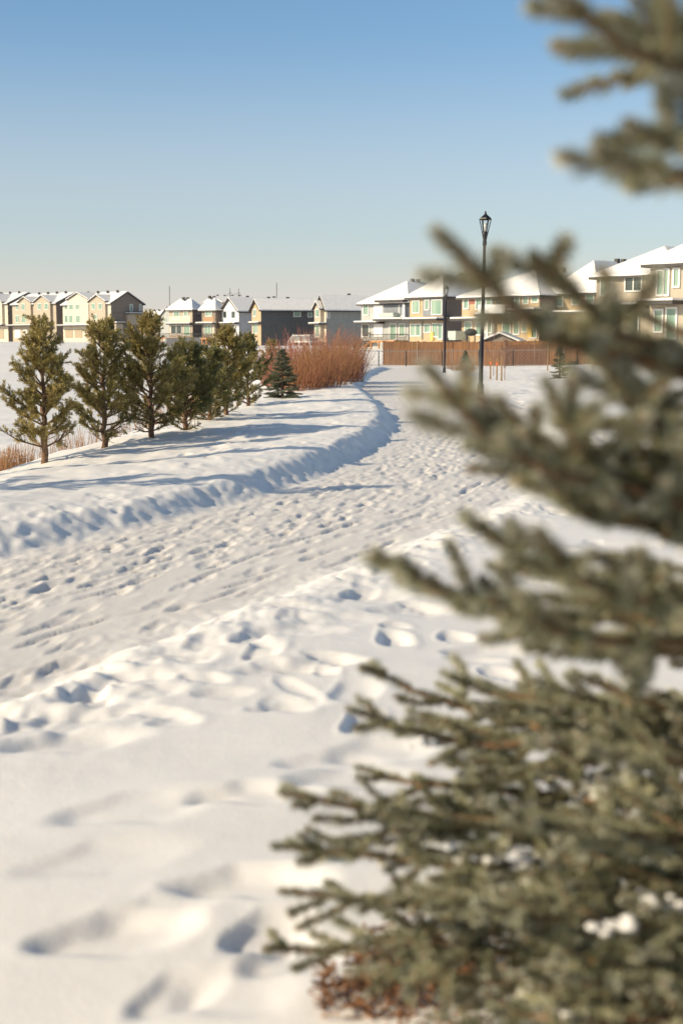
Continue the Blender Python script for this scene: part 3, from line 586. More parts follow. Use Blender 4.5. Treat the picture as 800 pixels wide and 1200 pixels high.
# ------------------------------------------------------------------ street lamps
def lamp(px, py, ytop, label):
    Y = float(ground(px, py)[1]); x = (px-400)/F*Y; z = hz(x, Y); root = empty('street_lamp', (x, Y, z)); H_ = at(px, ytop, Y)[2]-z; root.scale = (H_/6.06,)*3; tag(root, label, 'street lamp', 'black lamp posts along the path')
    q = MB(); q.tube([(0, 0, -.3), (0, 0, .05), (0, 0, .05), (0, 0, .35), (0, 0, .38), (0, 0, 4.95)], [.12, .12, .11, .105, .075, .05], 14); q.build('pole', M['black'], root, smooth=True)
    q = MB(); q.tube([(0, 0, 4.9), (0, 0, 5.0), (0, 0, 5.12), (0, 0, 5.3), (0, 0, 5.36)], [.055, .075, .06, .10, .11], 14); q.build('collar', M['black'], root, smooth=True)
    q = MB()
    for k in range(6):
        a = k*math.pi/3; q.tube([(.095*math.cos(a), .095*math.sin(a), 5.36), (.19*math.cos(a), .19*math.sin(a), 5.78)], .016, 5)
    for k in range(6):
        a, b = k*math.pi/3, (k+1)*math.pi/3; q.tube([(.19*math.cos(a), .19*math.sin(a), 5.78), (.19*math.cos(b), .19*math.sin(b), 5.78)], .02, 5)
    ca = q.build('lantern_cage', M['black'], root)
    q = MB(); q.tube([(0, 0, 5.37), (0, 0, 5.42), (0, 0, 5.62), (0, 0, 5.66)], [.04, .06, .06, .03], 10); q.build('bulb_tube', M['lampglass'], ca, smooth=True)
    q = MB(); q.tube([(0, 0, 5.79), (0, 0, 5.82), (0, 0, 5.92), (0, 0, 5.96), (0, 0, 6.0), (0, 0, 6.06)], [.215, .205, .08, .035, .04, .01], 6); q.build('cap', M['black'], root)
    root.rotation_euler = (0, R(1.0), 0)
    return root
lamp(562, 463, 247, 'tall black lamp post with a glass lantern, the nearer one rising behind the blurred bough')
lamp(519.5, 437, 333, 'smaller black lamp post further along the path, in front of the brown side wall')

# ------------------------------------------------------------------ pylons on the skyline
def pylon(px, Y, h, wd, label, arms=True):
    x = (px-400)/F*Y; root = empty('power_pylon', (x, Y, hz(x, Y))); tag(root, label, 'pylon'); q = MB()
    if arms:
        for s_ in (-1, 1): q.tube([(s_*wd*.5, 0, 0), (s_*wd*.36, 0, h*.93)], .35, 4); q.tube([(s_*wd*.36, 0, h*.93), (s_*wd*.36, 0, h)], .3, 4)
        q.tube([(-wd*.62, 0, h*.86), (wd*.62, 0, h*.86)], .3, 4); q.tube([(-wd*.62, 0, h*.86), (-wd*.36, 0, h*.93), (0, 0, h*.88), (wd*.36, 0, h*.93), (wd*.62, 0, h*.86)], .22, 4)
    else: q.tube([(0, 0, 0), (0, 0, h)], .25, 5)
    q.build('tower', M['zinc'], root); return root
pylon(276, 1300, 50, 11, 'faint twin-legged power pylon rising above the snowy roofs')
pylon(325, 900, 38, 4, 'thin distant mast above the charcoal house', False)
pylon(201, 900, 36, 4, 'thin distant pole above the left hip roof', False)

# ------------------------------------------------------------------ needles and shoots
def needles_for(shoots, rng, per_m, nl, nw, ang=50, upbias=.25):
    """shoots: array n x 6 (start,end).  returns triangle verts"""
    sh = np.array(shoots, float); a = sh[:, :3]; b = sh[:, 3:6]; L = np.linalg.norm(b-a, axis=1); cnt = np.maximum(3, (L*per_m).astype(int))
    idx = np.repeat(np.arange(len(sh)), cnt); n = len(idx); t = rng.rand(n); p = a[idx]+(b-a)[idx]*t[:, None]; d = (b-a)[idx]/(L[idx][:, None]+1e-9)
    r = rng.normal(size=(n, 3)); r[:, 2] += upbias; r -= d*(r*d).sum(1)[:, None]; r /= np.linalg.norm(r, axis=1)[:, None]+1e-9
    an = np.radians(ang+rng.normal(size=n)*10)*(1-.45*t**4); nd = d*np.cos(an)[:, None]+r*np.sin(an)[:, None]
    ln = nl*(.75+.4*rng.rand(n))*(1-.25*t**3); wv = np.cross(nd, rng.normal(size=(n, 3))); wv /= np.linalg.norm(wv, axis=1)[:, None]+1e-9
    tip = p+nd*ln[:, None]; mid = p+nd*(ln*.5)[:, None]
    V = np.stack([p, mid+wv*nw*.5, tip, mid-wv*nw*.5], 1).reshape(-1, 3)
    Fq = np.arange(n*4).reshape(-1, 4)
    return V, Fq
def tubes_np(segs, n=4):
    """segs: list of (a,b,ra,rb)"""
    s = np.array([list(a)+list(b)+[ra, rb] for a, b, ra, rb in segs], float); a = s[:, :3]; b = s[:, 3:6]; d = b-a; d /= np.linalg.norm(d, axis=1)[:, None]+1e-9
    h = np.where(np.abs(d[:, 2:3]) < .9, np.array([[0, 0, 1.]]), np.array([[1., 0, 0]])); u = np.cross(d, h); u /= np.linalg.norm(u, axis=1)[:, None]; v = np.cross(d, u)
    V = []
    for k in range(n):
        t = 2*math.pi*k/n; o = math.cos(t)*u+math.sin(t)*v; V += [a+o*s[:, 6:7], b+o*s[:, 7:8]]
    V = np.stack(V, 1).reshape(-1, 3); m = len(s); base = np.arange(m)[:, None]*2*n; Fs = []
    for k in range(n):
        k2 = (k+1) % n; Fs.append(np.concatenate([base+2*k, base+2*k+1, base+2*k2+1, base+2*k2], 1))
    return V, np.stack(Fs, 1).reshape(-1, 4)
def combine(parts):
    V = []; Fq = []; mi = []; o = 0
    for v, f, m in parts: V.append(v); Fq.append(f+o); mi.append(np.full(len(f), m)); o += len(v)
    return np.concatenate(V), np.concatenate(Fq), np.concatenate(mi)
def nrm(v): return v/(np.linalg.norm(v)+1e-9)

def spruce_branch(base, tip, sag, rng, dens=2300, sec=.058, maxl=.42, nl=.0165, start=.12, bend=None, nw=.0026, tert=True, tops=.35):
    base = np.array(base, float); tip = np.array(tip, float); ctrl = (base+tip)/2+np.array([0, 0, -sag]) if bend is None else np.array(bend, float)
    if bend is None:
        P = lambda t: (1-t)**2*base+2*t*(1-t)*ctrl+t*t*tip
        T = lambda t: nrm(2*(1-t)*(ctrl-base)+2*t*(tip-ctrl))
    else:
        k_ = [base, ctrl, tip]; tt_ = np.linspace(0, 1, 25); d1, d2_ = np.linalg.norm(ctrl-base), np.linalg.norm(tip-ctrl); tm = nrm(tip-base)
        def her(a, b, ta, tb, L_): return [(2*q**3-3*q*q+1)*a+(q**3-2*q*q+q)*ta*L_+(3*q*q-2*q**3)*b+(q**3-q*q)*tb*L_ for q in tt_]
        pl = np.array(her(base, ctrl, nrm(ctrl-base), tm, d1)+her(ctrl, tip, tm, nrm(nrm(tip-ctrl)+[0, 0, .15]), d2_)[1:])
        cl = np.concatenate([[0], np.cumsum(np.linalg.norm(np.diff(pl, axis=0), axis=1))]); cl /= cl[-1]
        P = lambda t: np.array([np.interp(t, cl, pl[:, i_]) for i_ in range(3)])
        T = lambda t: nrm(P(min(1, t+.03))-P(max(0, t-.03)))
    Lb = np.linalg.norm(tip-base); N = 14; segs = []; shoots = []; buds = []
    pts = [P(i/N)+rng.normal(size=3)*.004*Lb*(0 < i < N) for i in range(N+1)]
    for i in range(N):
        r0 = .004+.012*Lb*(1-i/N); r1 = .0035+.012*Lb*(1-(i+1)/N); segs.append((pts[i], pts[i+1], r0, r1))
        if i/N > .12: shoots.append(list(pts[i])+list(pts[i+1]))
    buds.append((tip, T(1)))
    up = np.array([0, 0, 1.]); n = int(Lb*(1-start)/sec); 
    for i in range(n):
        t = start+(1-start)*(i+rng.rand()*.6)/n
        if t > .985: continue
        for s in (-1, 1):
            if rng.rand() < .12: continue
            tg = T(t); lat = nrm(np.cross(tg, up))*s; vert = nrm(np.cross(lat, tg)*s)
            rem = (1-t)*Lb; ln = min(maxl, .042+.55*rem)*rng.uniform(.7, 1.15)
            a = R(rng.uniform(38, 62)); d = nrm(tg*math.cos(a)+lat*math.sin(a)+up*rng.uniform(-.28, .30))
            p0 = P(t); mid = p0+d*ln*.5; d2 = nrm(d+tg*.25+up*rng.uniform(-.12, .22)); p1 = mid+d2*ln*.5
            segs.append((p0, mid, .0035+.004*ln, .003)); segs.append((mid, p1, .003, .002)); shoots += [list(p0)+list(mid), list(mid)+list(p1)]; buds.append((p1, d2))
            if tert and ln > .13:
                m = int(ln/.078)
                for j in range(1, m):
                    tt = j/m; q0 = p0+(mid-p0)*min(1, tt*2)+(p1-mid)*max(0, tt*2-1); dd = d if tt < .5 else d2
                    for s2 in (-1, 1):
                        if rng.rand() < .32: continue
                        l2 = min(.17, .075+.5*(1-tt)*ln)*rng.uniform(.7, 1.1); a2 = R(rng.uniform(40, 60)); lt = nrm(np.cross(dd, up))*s2
                        e = q0+nrm(dd*math.cos(a2)+lt*math.sin(a2)+up*rng.uniform(-.35, .3))*l2
                        segs.append((q0, e, .0022, .0016)); shoots.append(list(q0)+list(e)); buds.append((e, nrm(e-q0)))
            elif rng.rand() < .0: pass
        if rng.rand() < tops and Lb*(1-t) > .08:      # a shoot on top
            d = nrm(T(t)*.7+up*.8+rng.normal(size=3)*.2); ln = rng.uniform(.05, .11); p0 = P(t); segs.append((p0, p0+d*ln, .0025, .0016)); shoots.append(list(p0)+list(p0+d*ln)); buds.append((p0+d*ln, d))
    v1, f1 = tubes_np(segs, 5); v2, f2 = needles_for(shoots, rng, dens, nl, nw, 58, .45)
    bs = [(p-d*.004, p+d*.007, .0034, .0012) for p, d in buds if rng.rand() < .6]; v3, f3 = tubes_np(bs, 5)
    tips = [list(p-d*rng.uniform(.012, .03))+list(p+d*.002) for p, d in buds if rng.rand() < .75]; v4, f4 = needles_for(tips, rng, dens*.9, nl*.95, nw, 42, .3)
    V_, F_, m_ = combine([(v1, f1, 0), (v2, f2, 1), (v3, f3, 2), (v4, f4, 3)])
    m_ = np.where((m_ == 1) & (rng.rand(len(m_)) < .10), 3, m_)      # a waxy bloom on part of the needles
    return V_, F_, m_
rngS = np.random.RandomState(11)
TX, TY = 1.42, 2.45
tz = hz(TX, TY)
spruce = empty('blue_spruce', (TX, TY, tz)); tag(spruce, 'large blue-green spruce out of focus, its boughs filling the right foreground', 'spruce tree')
q = MB(); q.tube([(0, 0, -.2), (0, 0, .1), (.01, .01, 1.), (-.01, 0, 2.2), (0, .02, 3.6), (0, 0, 4.9)], [.12, .095, .08, .06, .035, .008], 14); q.build('trunk', M['bark'], spruce, smooth=True)
O = np.array([TX, TY, tz]); SM = [M['twig'], M['needle_blue'], M['bud'], M['needle_pale']]
def add_branch(V, Fq, mi): return mesh_np('branch', V, Fq, 4, SM, spruce, mi)
# boughs measured in the photograph: tip px, tip py, tip distance, height at trunk, options
B = [((512, 274), 1.50, 1.20, dict(via=((668, 396), 1.66), start=.30, maxl=.065, tops=0)),
     ((622, 300), 1.56, 1.28, dict(via=((725, 388), 1.72), start=.3, maxl=.12, tops=.1)),
     ((500, 432), 1.54, 1.05, dict(via=((650, 550), 1.66), start=.25, maxl=.12)),
     ((585, 470), 1.75, 1.12, dict(via=((700, 560), 1.85), start=.3, maxl=.2)),
     ((706, 318), 1.72, 1.35, dict(via=((775, 430), 1.85), start=.2, maxl=.18)),
     ((640, 450), 1.60, 1.15, dict(via=((735, 560), 1.75), start=.2, maxl=.2)),
     ((700, 420), 1.60, 1.20, dict(via=((790, 520), 1.75), start=.2, maxl=.2)),
     ((690, 395), 1.95, 1.25, dict(via=((760, 490), 2.0), start=.2, maxl=.22)),
     ((725, 540), 1.90, 1.05, dict(via=((800, 600), 2.0), start=.2, maxl=.22)),
     ((640, 560), 1.70, 1.05, dict(via=((745, 620), 1.85), start=.2, maxl=.2)),
     ((550, 612), 1.90, 1.05, dict(via=((700, 680), 2.0), start=.3, maxl=.2)),
     ((440, 650), 1.97, .98, dict(via=((600, 722), 2.05), start=.28, maxl=.17)),
     ((570, 700), 1.75, .95, dict(via=((700, 750), 1.85), start=.2, maxl=.2)),
     ((630, 625), 1.6, 1.0, dict(via=((740, 705), 1.75), start=.2, maxl=.2)),
     ((730, 660), 1.75, .95, dict(via=((800, 720), 1.9), start=.2, maxl=.2)),
     ((700, 178), 1.40, 1.78, dict(via=((790, 212), 1.5), start=.3, maxl=.10)),
     ((738, 148), 1.45, 1.84, dict(via=((800, 165), 1.55), start=.3, maxl=.10)),
     ((650, -8), 1.40, 1.80, dict(via=((765, 70), 1.5), start=.25, maxl=.13)),
     ((715, 20), 1.55, 1.9, dict(via=((800, 60), 1.7), start=.25, maxl=.16)),
     ((758, -30), 1.50, 1.95, dict(via=((810, 60), 1.6), start=.25, maxl=.14)),
     ((410, 832), 2.70, .80, dict(via=((600, 872), 2.7), start=.2, maxl=.3)),
     ((432, 782), 3.00, .85, dict(via=((620, 850), 2.9), start=.2, maxl=.3)),
     ((520, 790), 2.55, .85, dict(via=((660, 830), 2.5), start=.2, maxl=.25)),
     ((330, 930), 2.60, .58, dict(via=((540, 965), 2.6), start=.2, maxl=.32)),
     ((322, 992), 2.50, .45, dict(via=((520, 1010), 2.5), start=.2, maxl=.33)),
     ((420, 900), 2.9, .60, dict(via=((600, 930), 2.8), start=.2, maxl=.3)),
     ((330, 1045), 2.60, .35, dict(via=((540, 1065), 2.55), start=.2, maxl=.32)),
     ((312, 1110), 2.70, .25, dict(via=((520, 1105), 2.65), start=.2, maxl=.3)),
     ((525, 1150), 2.4, .20, dict(via=((660, 1150), 2.4), start=.2, maxl=.3)),
     ((560, 1060), 2.1, .35, dict(via=((720, 1080), 2.2), start=.2, maxl=.3)),
     ((600, 960), 2.05, .50, dict(via=((740, 980), 2.2), start=.2, maxl=.28)),
     ((640, 870), 2.1, .70, dict(via=((760, 890), 2.2), start=.2, maxl=.28)),
     ((680, 1150), 1.95, .22, dict(via=((800, 1150), 2.1), start=.2, maxl=.28)),
     ((580, 1185), 2.15, .12, dict(via=((720, 1190), 2.2), start=.2, maxl=.28)),
     ((660, 750), 1.9, .92, dict(via=((760, 770), 2.1), start=.2, maxl=.25))]
nb = 0
for (tp, d, zb, o_) in B:
    up_ = d < 2.1 and tp[1] < 760      # the near, upper boughs carry fewer and thicker shoots
    tip = at(tp[0], tp[1], d)-O; via = at(*o_['via'][0], o_['via'][1])-O; base = np.array([0, 0, zb])
    ctrl = via
    add_branch(*spruce_branch(base, tip, 0, rngS, bend=ctrl, start=o_['start'], maxl=o_['maxl'], tops=o_.get('tops', .35), sec=.10 if up_ else .09, nl=.0215 if up_ else .0205, dens=3200 if up_ else 2400, tert=not up_)); nb += 1
# the rest of the crown: shared meshes, kept out of the open left part of the view
protos = [spruce_branch((0, 0, 0), (1., 0, rngS.uniform(.0, .18)), .10, rngS, dens=1500, nw=.003) for _ in range(4)]
pm = []
for V, Fq, mi in protos:
    o = add_branch(V, Fq, mi); pm.append(o.data); COL.objects.unlink(o); bpy.data.objects.remove(o)
zz = .12; k = 0
while zz < 4.7 and nb < 99:
    rad = (1.30*(1-zz/5.1)+.08)
    for j in range(6):
        az = (k*137.5+j*60+rngS.uniform(-14, 14)) % 360; a = R(az); k += 1
        dx, dy = math.cos(a), math.sin(a); rr = rad*rngS.uniform(.85, 1.08)
        P_ = O+np.array([dx*rr, dy*rr, zz]); 
        pxx = 400+P_[0]/max(P_[1], .3)*F
        if zz > .75 and pxx < 735 and P_[1] > .2: continue
        if P_[1] < .9 and zz > .9: continue
        if zz <= .75 and pxx < 420: continue
        if nb >= 99: break
        o = bpy.data.objects.new('branch', pm[k % 4]); link(o, spruce); o.location = (0, 0, zz); o.scale = (rr, rr, rr); o.rotation_euler = (rngS.uniform(-.2, .2), R(rngS.uniform(-6, 10)) if zz < 2 else R(-15), a); nb += 1
    zz += .20
    if 1.55 < zz < 2.05: zz = 2.05
print('spruce branches', nb)

# snow caught on the low boughs and fallen brown litter below
def snow_clumps():
    bm = bmesh.new(); rng = random.Random(5)
    for (px, py, d, n) in [(560, 1000, 2.5, 5), (620, 1010, 2.5, 5), (720, 1085, 2.15, 5), (780, 1060, 2.2, 4), (700, 925, 2.6, 3), (500, 870, 2.75, 2), (650, 1190, 2.2, 3), (790, 640, 2.3, 1), (450, 1010, 2.6, 2)]:
        for i in range(n*4):
            c = at(px+rng.uniform(-25, 25), py+rng.uniform(-10, 10), d+rng.uniform(-.05, .05))
            r = bmesh.ops.create_icosphere(bm, subdivisions=2, radius=1); sx_, sy_, sz_ = rng.uniform(.005, .014), rng.uniform(.006, .016), rng.uniform(.003, .006)
            for v in r['verts']:
                k = 1+.25*math.sin(v.co.x*4+i)*math.cos(v.co.y*5); v.co = Vector((c[0]+v.co.x*sx_*k, c[1]+v.co.y*sy_*k, c[2]+v.co.z*sz_*k))
    me = bpy.data.meshes.new('snow_clumps'); bm.to_mesh(me); bm.free(); me.materials.append(M['roofsnow'])
    me.polygons.foreach_set('use_smooth', [True]*len(me.polygons))
    o = link(bpy.data.objects.new('snow_clumps', me)); tag(o, 'small clumps of snow caught on the lower spruce boughs', 'snow', kind='stuff')
snow_clumps()
def litter():
    rng = np.random.RandomState(9); sh = []
    for (px, py, sp, n) in [(475, 1150, .08, 520), (440, 1180, .09, 400), (520, 1145, .08, 260), (640, 1190, .25, 300)]:
        g = ground(px, py)
        for i in range(n):
            x, y = g[0]+np.clip(rng.normal(), -1.3, 1.8)*sp, g[1]+np.clip(rng.normal(), -1.5, 1.5)*sp*.6; z = hz(x, y)+.01+abs(rng.normal())*.05; d = rng.normal(size=3)*[1, 1, .45]; d = nrm(d)*rng.uniform(.012, .045)
            sh.append(((x, y, z), (x+d[0], y+d[1], z+abs(d[2])), .0035, .0022))
    v, f = tubes_np(sh, 4); o = mesh_np('leaf_litter', v, f, 4, [M['litter']]); tag(o, 'rusty brown dead twigs and needles on the snow beneath the large spruce', 'leaf litter', kind='stuff')
litter()

# ------------------------------------------------------------------ young pines
def pine_mesh(H, seed, wide=.30, bare=.12, dens=1.):
    rng = np.random.RandomState(seed); trunk = []; N = 12; pts = [np.array([rng.normal()*.012*H*(i > 0), rng.normal()*.012*H*(i > 0), H*.97*i/N]) for i in range(N+1)]
    for i in range(N): trunk.append((pts[i], pts[i+1], .028*H**.5*(1-i/N)+.012, .028*H**.5*(1-(i+1)/N)+.010))
    segs = []; shoots = []; z = bare*H; k = 0
    while z < H*.97:
        t = z/H; prof = (math.sin(min(1, (t+.06)/.42)*math.pi/2))*(1-t)**.62*1.35; nbr = 5 if t < .8 else 4
        sect = 1+.25*math.sin(k*2.1+seed)
        for j in range(nbr):
            if rng.rand() < .08: continue
            a = rng.rand()*6.283 if t > .9 else j*2*math.pi/nbr+k*.9+rng.normal()*.25; L = wide*H*prof*rng.uniform(.6, 1.2)*sect+.06; el = R(18+35*t+rng.normal()*9)
            d = np.array([math.cos(a)*math.cos(el), math.sin(a)*math.cos(el), math.sin(el)]); p0 = np.array([0, 0, z]); 
            p0[:2] = [np.interp(z, [p[2] for p in pts], [p[q_] for p in pts]) for q_ in (0, 1)]
            m = p0+d*L*.55; d2 = nrm(d+np.array([0, 0, .30])); e = m+d2*L*.45
            segs += [(p0, m, .014, .009), (m, e, .009, .004)]
            if t > .2 or rng.rand() < .6: shoots += [list(p0+(m-p0)*.45)+list(m), list(m)+list(e)]
            ns = int(L/.078)+1
            for s in range(ns):
                tt = .30+.70*(s+rng.rand())/ns; q0 = p0+(m-p0)*min(1, tt/.55) if tt < .55 else m+(e-m)*(tt-.55)/.45
                for _ in range(2):
                    v = nrm(rng.normal(size=3)+[0, 0, .35]); dd = nrm(d2*.9+v*.85); l = rng.uniform(.10, .22)*(1.15-.5*tt)*min(1.2, .6+H/5); e2 = q0+dd*l
                    segs.append((q0, e2, .005, .003))
                    if t > .17 or rng.rand() < .35: shoots.append(list(q0+(e2-q0)*.25)+list(e2))
        z += rng.uniform(.055, .085)*H*(1 if t < .8 else .7); k += 1
    top = pts[-1]; shoots.append(list(top-[0, 0, .2])+list(top+[0, 0, .12]))
    vt, ft = tubes_np(trunk, 8); v1, f1 = tubes_np(segs, 4); v2, f2 = needles_for(shoots, rng, 430*dens, .066, .008, 44, .3)
    return (vt, ft), combine([(v1, f1, 0), (v2, f2, 1)])
def place_tree(name, px, Y, ytop, seed, label, nm='needle_pine', wide=.30, bare=.12, kind='pine', group='young pines on the pond bank', rz=0, xyz=None, bark='pine_bark', foot=None):
    if foot: g_ = ground(px, foot); Y = float(g_[1])
    x = (px-400)/F*Y if xyz is None else xyz; z = hz(x, Y); H = at(px, ytop, Y)[2]-z if not isinstance(ytop, tuple) else ytop[0]
    if kind == 'pine': (vt, ft), (vc, fc, mi) = pine_mesh(H, seed, wide, bare)
    else: (vt, ft), (vc, fc, mi) = small_spruce(H, seed, wide)
    r = empty(name, (x, Y, z-.03), rz); tag(r, label, 'pine tree' if kind == 'pine' else 'spruce tree', group)
    mesh_np('trunk', vt, ft, 4, [M[bark]], r); mesh_np('crown', vc, fc, 4, [M[bark], M[nm]], r, mi); return r
def small_spruce(H, seed, wide=.33):
    rng = np.random.RandomState(seed); trunk = [((0, 0, 0), (0, 0, H), .03*H**.5+.01, .006)]; segs = []; shoots = []; z = .06*H
    while z < H*.96:
        t = z/H; L = wide*H*(1-t)**.9*1.05+.03
        for j in range(7):
            a = rng.rand()*6.283; l = L*rng.uniform(.75, 1.12); el = R(-12+35*t+rng.normal()*7); d = np.array([math.cos(a)*math.cos(el), math.sin(a)*math.cos(el), math.sin(el)]); p0 = np.array([0, 0, z]); e = p0+d*l+[0, 0, l*.12]
            segs.append((p0, e, .008, .003)); shoots.append(list(p0+(e-p0)*.15)+list(e)); lat = np.array([-d[1], d[0], 0])
            for s in range(int(l/.07)):
                tt = .2+.8*s/(l/.07); q0 = p0+(e-p0)*tt
                for sg in (-1, 1):
                    l2 = min(.25, .05+.4*(1-tt)*l); e2 = q0+nrm(d*.75+lat*sg*.75+[0, 0, rng.uniform(-.25, .15)])*l2; segs.append((q0, e2, .003, .002)); shoots.append(list(q0)+list(e2))
        z += .06*H*(1-.4*t)
    shoots.append([0, 0, H*.9, 0, 0, H]); vt, ft = tubes_np(trunk, 8); v1, f1 = tubes_np(segs, 3); v2, f2 = needles_for(shoots, rng, 260, .035, .009, 50, .2)
    return (vt, ft), combine([(v1, f1, 0), (v2, f2, 1)])
place_tree('pine_tree', 51, 28, 380, 21, 'open-crowned young pine with bare lower twigs, leftmost on the bank', wide=.28, bare=.13, foot=543)
place_tree('pine_tree', 122, 31, 381, 22, 'narrow-topped young pine, second from the left on the bank', wide=.32, bare=.06, foot=525)
place_tree('pine_tree', 178, 34, 377, 23, 'dense full young pine, third from the left on the bank', wide=.34, bare=.07, foot=513)
place_tree('pine_tree', 218, 38, 408, 24, 'dark low pine tucked against the right side of the dense full pine', 'needle_pine2', wide=.46, bare=.03, foot=505)
place_tree('pine_tree', 246, 40, 414, 28, 'short dark pine in the middle of the bank cluster', 'needle_pine2', wide=.44, bare=.03, foot=492)
place_tree('pine_tree', 266, 42, 390, 25, 'yellow-green broad pine with several leaders, left of the spiky pine', wide=.36, bare=.05, foot=487)
place_tree('pine_tree', 291, 45, 396, 26, 'spiky-topped pine next to the small blue spruce', 'needle_pine2', wide=.32, bare=.05, foot=476)
place_tree('pine_tree', 318, 70, 400, 27, 'small distant pine in front of the charcoal house', wide=.28, bare=.05)
place_tree('spruce_tree', 331, 50, 405, 31, 'small conical blue spruce on the crest beside the willows', 'needle_far', .42, kind='spruce', group=None, bark='bark', foot=466)
place_tree('spruce_tree', 654, 62, 396, 32, 'small sparse spruce in front of the right cedar fence', 'needle_far', .26, kind='spruce', group=None, bark='bark')
place_tree('spruce_tree', 544, 96, 409, 33, 'tiny spruce on the snow mound between the two street lamps', 'needle_far', .4, kind='spruce', group=None, bark='bark')
for (xx, yy, hh, sd, lb) in [(-6.5, 16.6, 4.2, 41, 'pine just outside the left edge whose thin shadow crosses the bank'), (-6.6, 20.2, 4.0, 42, 'second unseen pine beyond the left edge, nearer the leftmost visible pine'), (-5.9, 13.6, 3.6, 43, 'nearest unseen pine beyond the left edge of the photo')]:
    place_tree('pine_tree', -60, yy, (hh,), sd, lb, wide=.22, xyz=xx)

# ------------------------------------------------------------------ willow shrubs, reeds, saplings
def willow(px, Y, h, n, spread, seed, label, foot=None, name='willow_shrub', m='willow', group='red-stemmed willow shrubs beside the path'):
    if foot: g_ = ground(px, foot); Y = float(g_[1]); h = h*Y/60
    rng = np.random.RandomState(seed); x = (px-400)/F*Y; z = hz(x, Y); segs = []
    for i in range(n):
        a = rng.rand()*6.283; r = spread*.5*rng.rand()**.5; p = np.array([r*math.cos(a), r*math.sin(a), -.05]); lean = rng.rand()**.8*.62; hh = h*(.35+.85*rng.rand()**.8)*(1.15-.55*(r/(spread*.5))**2); a += rng.normal()*.5
        d = nrm(np.array([math.cos(a)*lean, math.sin(a)*lean, 1])); m1 = p+d*hh*.5; d2 = nrm(d+rng.normal(size=3)*.08+[0, 0, .12]); e = m1+d2*hh*.5
        segs += [(p, m1, .009, .006), (m1, e, .006, .003)]
        for k in range(5):
            t = rng.uniform(.3, .95); q0 = p+(m1-p)*t*2 if t < .5 else m1+(e-m1)*(t*2-1); e2 = q0+nrm(d2+rng.normal(size=3)*.35)*rng.uniform(.15, .4)*h*.5; segs.append((q0, e2, .0045, .0025))
    v, f = tubes_np(segs, 3); o = mesh_np(name, v, f, 4, [M[m]]); o.location = (x, Y, z); tag(o, label, 'shrub', group); return o
for i, (px, ft, h, sp, lb) in enumerate([(352, 456, 1.35, 1.5, 'rust-red willow shrub closest to the small blue spruce'), (368, 453, 1.65, 1.7, 'tall rust-red willow shrub in front of the small gabled bay'), (385, 450, 1.65, 1.6, 'rust-red willow shrub in front of the grey-sided house'),
        (401, 446, 1.6, 1.6, 'rust-red willow shrub nearest the path edge'), (337, 451, 1.5, 1.9, 'further willow shrub behind the small blue spruce'), (361, 446, 1.6, 1.8, 'further willow shrub below the white deck stairs'), (380, 444, 1.6, 1.9, 'further willow shrub in the back row, centre of the thicket'),
        (397, 442, 1.5, 1.7, 'furthest willow shrub, at the far right end of the back row'), (320, 450, 1.25, 1.7, 'thin low willow shrub in front of the charcoal side wall'), (409, 443, 1.2, 1.1, 'pinkish willow shrub where the thicket ends at the path')]):
    willow(px, 60, h*1.2, 230, sp, 50+i, lb, foot=ft, m='willow_pink' if i > 3 else 'willow')
def reeds():
    rng = np.random.RandomState(77); sh = []
    for (x0, x1, Y0, Y1, n) in [(-9.6, -8.2, 34, 38, 900), (-9.5, -5.5, 42, 46, 900), (-8, -4.6, 50, 54, 800)]:
        for i in range(n):
            x = rng.uniform(x0, x1); y = rng.uniform(Y0, Y1)
            if noise(x*.35, y*.35) < -.08: continue
            z = hz(x, y); h = rng.uniform(.4, .95); sh.append(((x, y, z), (x+rng.normal()*.12, y+rng.normal()*.12, z+h), .008, .004))
    v, f = tubes_np(sh, 3); o = mesh_np('dry_reeds', v, f, 4, [M['reed']]); tag(o, 'patches of dry tan reeds in the snow behind the pines', 'reeds', kind='stuff')
reeds()
def grass_tufts():
    rng = np.random.RandomState(78); k = 0
    for (px, Y) in [(533, 82), (541, 84), (548, 80), (552, 86), (527, 88)]:
        x = (px-400)/F*Y; sh = []
        for i in range(70):
            a = rng.normal(size=2)*.12; sh.append(((a[0], a[1], -.03), (a[0]*2.6+rng.normal()*.05, a[1]*2.6, rng.uniform(.2, .5)), .006, .003))
        v, f = tubes_np(sh, 3); o = mesh_np('grass_tuft', v, f, 4, [M['reed']]); o.location = (x, Y, hz(x, Y))
        tag(o, ['leftmost of the low dry tufts beside the smaller street lamp, in a front row', 'dry tuft in the middle of the tufts right of the smaller lamp', 'dry tuft nearest the viewer among the tufts between the lamps', 'furthest-right dry tuft between the lamps', 'dry tuft closest to the foot of the smaller street lamp'][k], 'grass tuft', 'dry grass tufts between the lamps'); k += 1
grass_tufts()
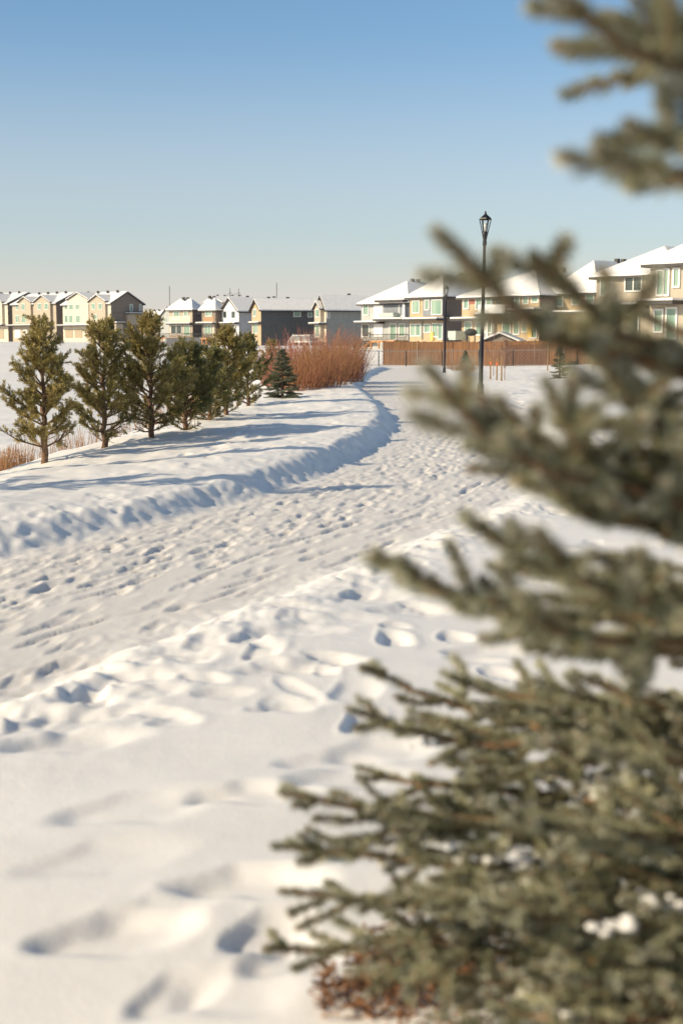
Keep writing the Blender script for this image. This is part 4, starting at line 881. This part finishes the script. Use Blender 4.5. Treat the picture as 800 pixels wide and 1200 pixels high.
def sapling(px, Y, ytop, seed, label, cat='sapling', n=26):
    rng = np.random.RandomState(seed); x = (px-400)/F*Y; z = hz(x, Y); H = at(px, ytop, Y)[2]-z; r = empty('bare_sapling', (x, Y, z)); tag(r, label, cat, 'bare young trees on the snow')
    t = [((0, 0, -.05), (0, 0, H*.5), .022, .015), ((0, 0, H*.5), (.03, 0, H), .015, .004)]; v, f = tubes_np(t, 6); mesh_np('trunk', v, f, 4, [M['sapling']], r); segs = []
    for i in range(n):
        zz = H*rng.uniform(.25, .95); a = rng.rand()*6.283; l = (H-zz)*.45+.15; d = nrm(np.array([math.cos(a)*.6, math.sin(a)*.6, .9])); p = np.array([0, 0, zz]); e = p+d*l; segs.append((p, e, .007, .003))
        for k in range(4): tt = rng.uniform(.3, 1); q0 = p+(e-p)*tt; segs.append((q0, q0+nrm(d+rng.normal(size=3)*.4)*l*.4, .004, .002))
    v, f = tubes_np(segs, 3); mesh_np('crown', v, f, 4, [M['sapling']], r); return r
sapling(577, 66, 388, 1, 'thin bare sapling nearest the right side of the tall street lamp'); sapling(590, 62, 398, 2, 'reddish bare sapling beside the two stakes with orange tape', n=60); sapling(452, 112, 398, 3, 'slender bare sapling at the left end of the cedar fence', n=14)
sapling(693, 80, 398, 4, 'bare sapling behind the spruce boughs near the right fence'); sapling(500, 100, 402, 5, 'slender bare sapling before the cedar fence, left of the smaller lamp', n=12)
for px, Y, h, lb, tp in [(573.5, 62, .95, 'short stake left of the reddish sapling, with orange tape', 1), (581, 61, .95, 'dark stake with orange tape, immediately left of the reddish sapling', 1), (586.5, 59, 1.05, 'thin stake at the foot of the reddish sapling', 0), (735, 40, 1.05, 'slim wooden stake standing alone seen through the right spruce boughs', 0), (640, 78, 1.9, 'tall pale stake beside the small sparse spruce', 0)]:
    x = (px-400)/F*Y; r = empty('stake', (x, Y, hz(x, Y))); tag(r, lb, 'stake', 'stakes around the young trees'); q = MB(); q.box(-.03, .03, -.03, .03, -.2, h); q.build('post', M['stake'], r)
    if tp: q = MB(); q.box(-.036, .036, -.036, .036, h-.3, h-.16); q.build('tape', M['orange'], r)
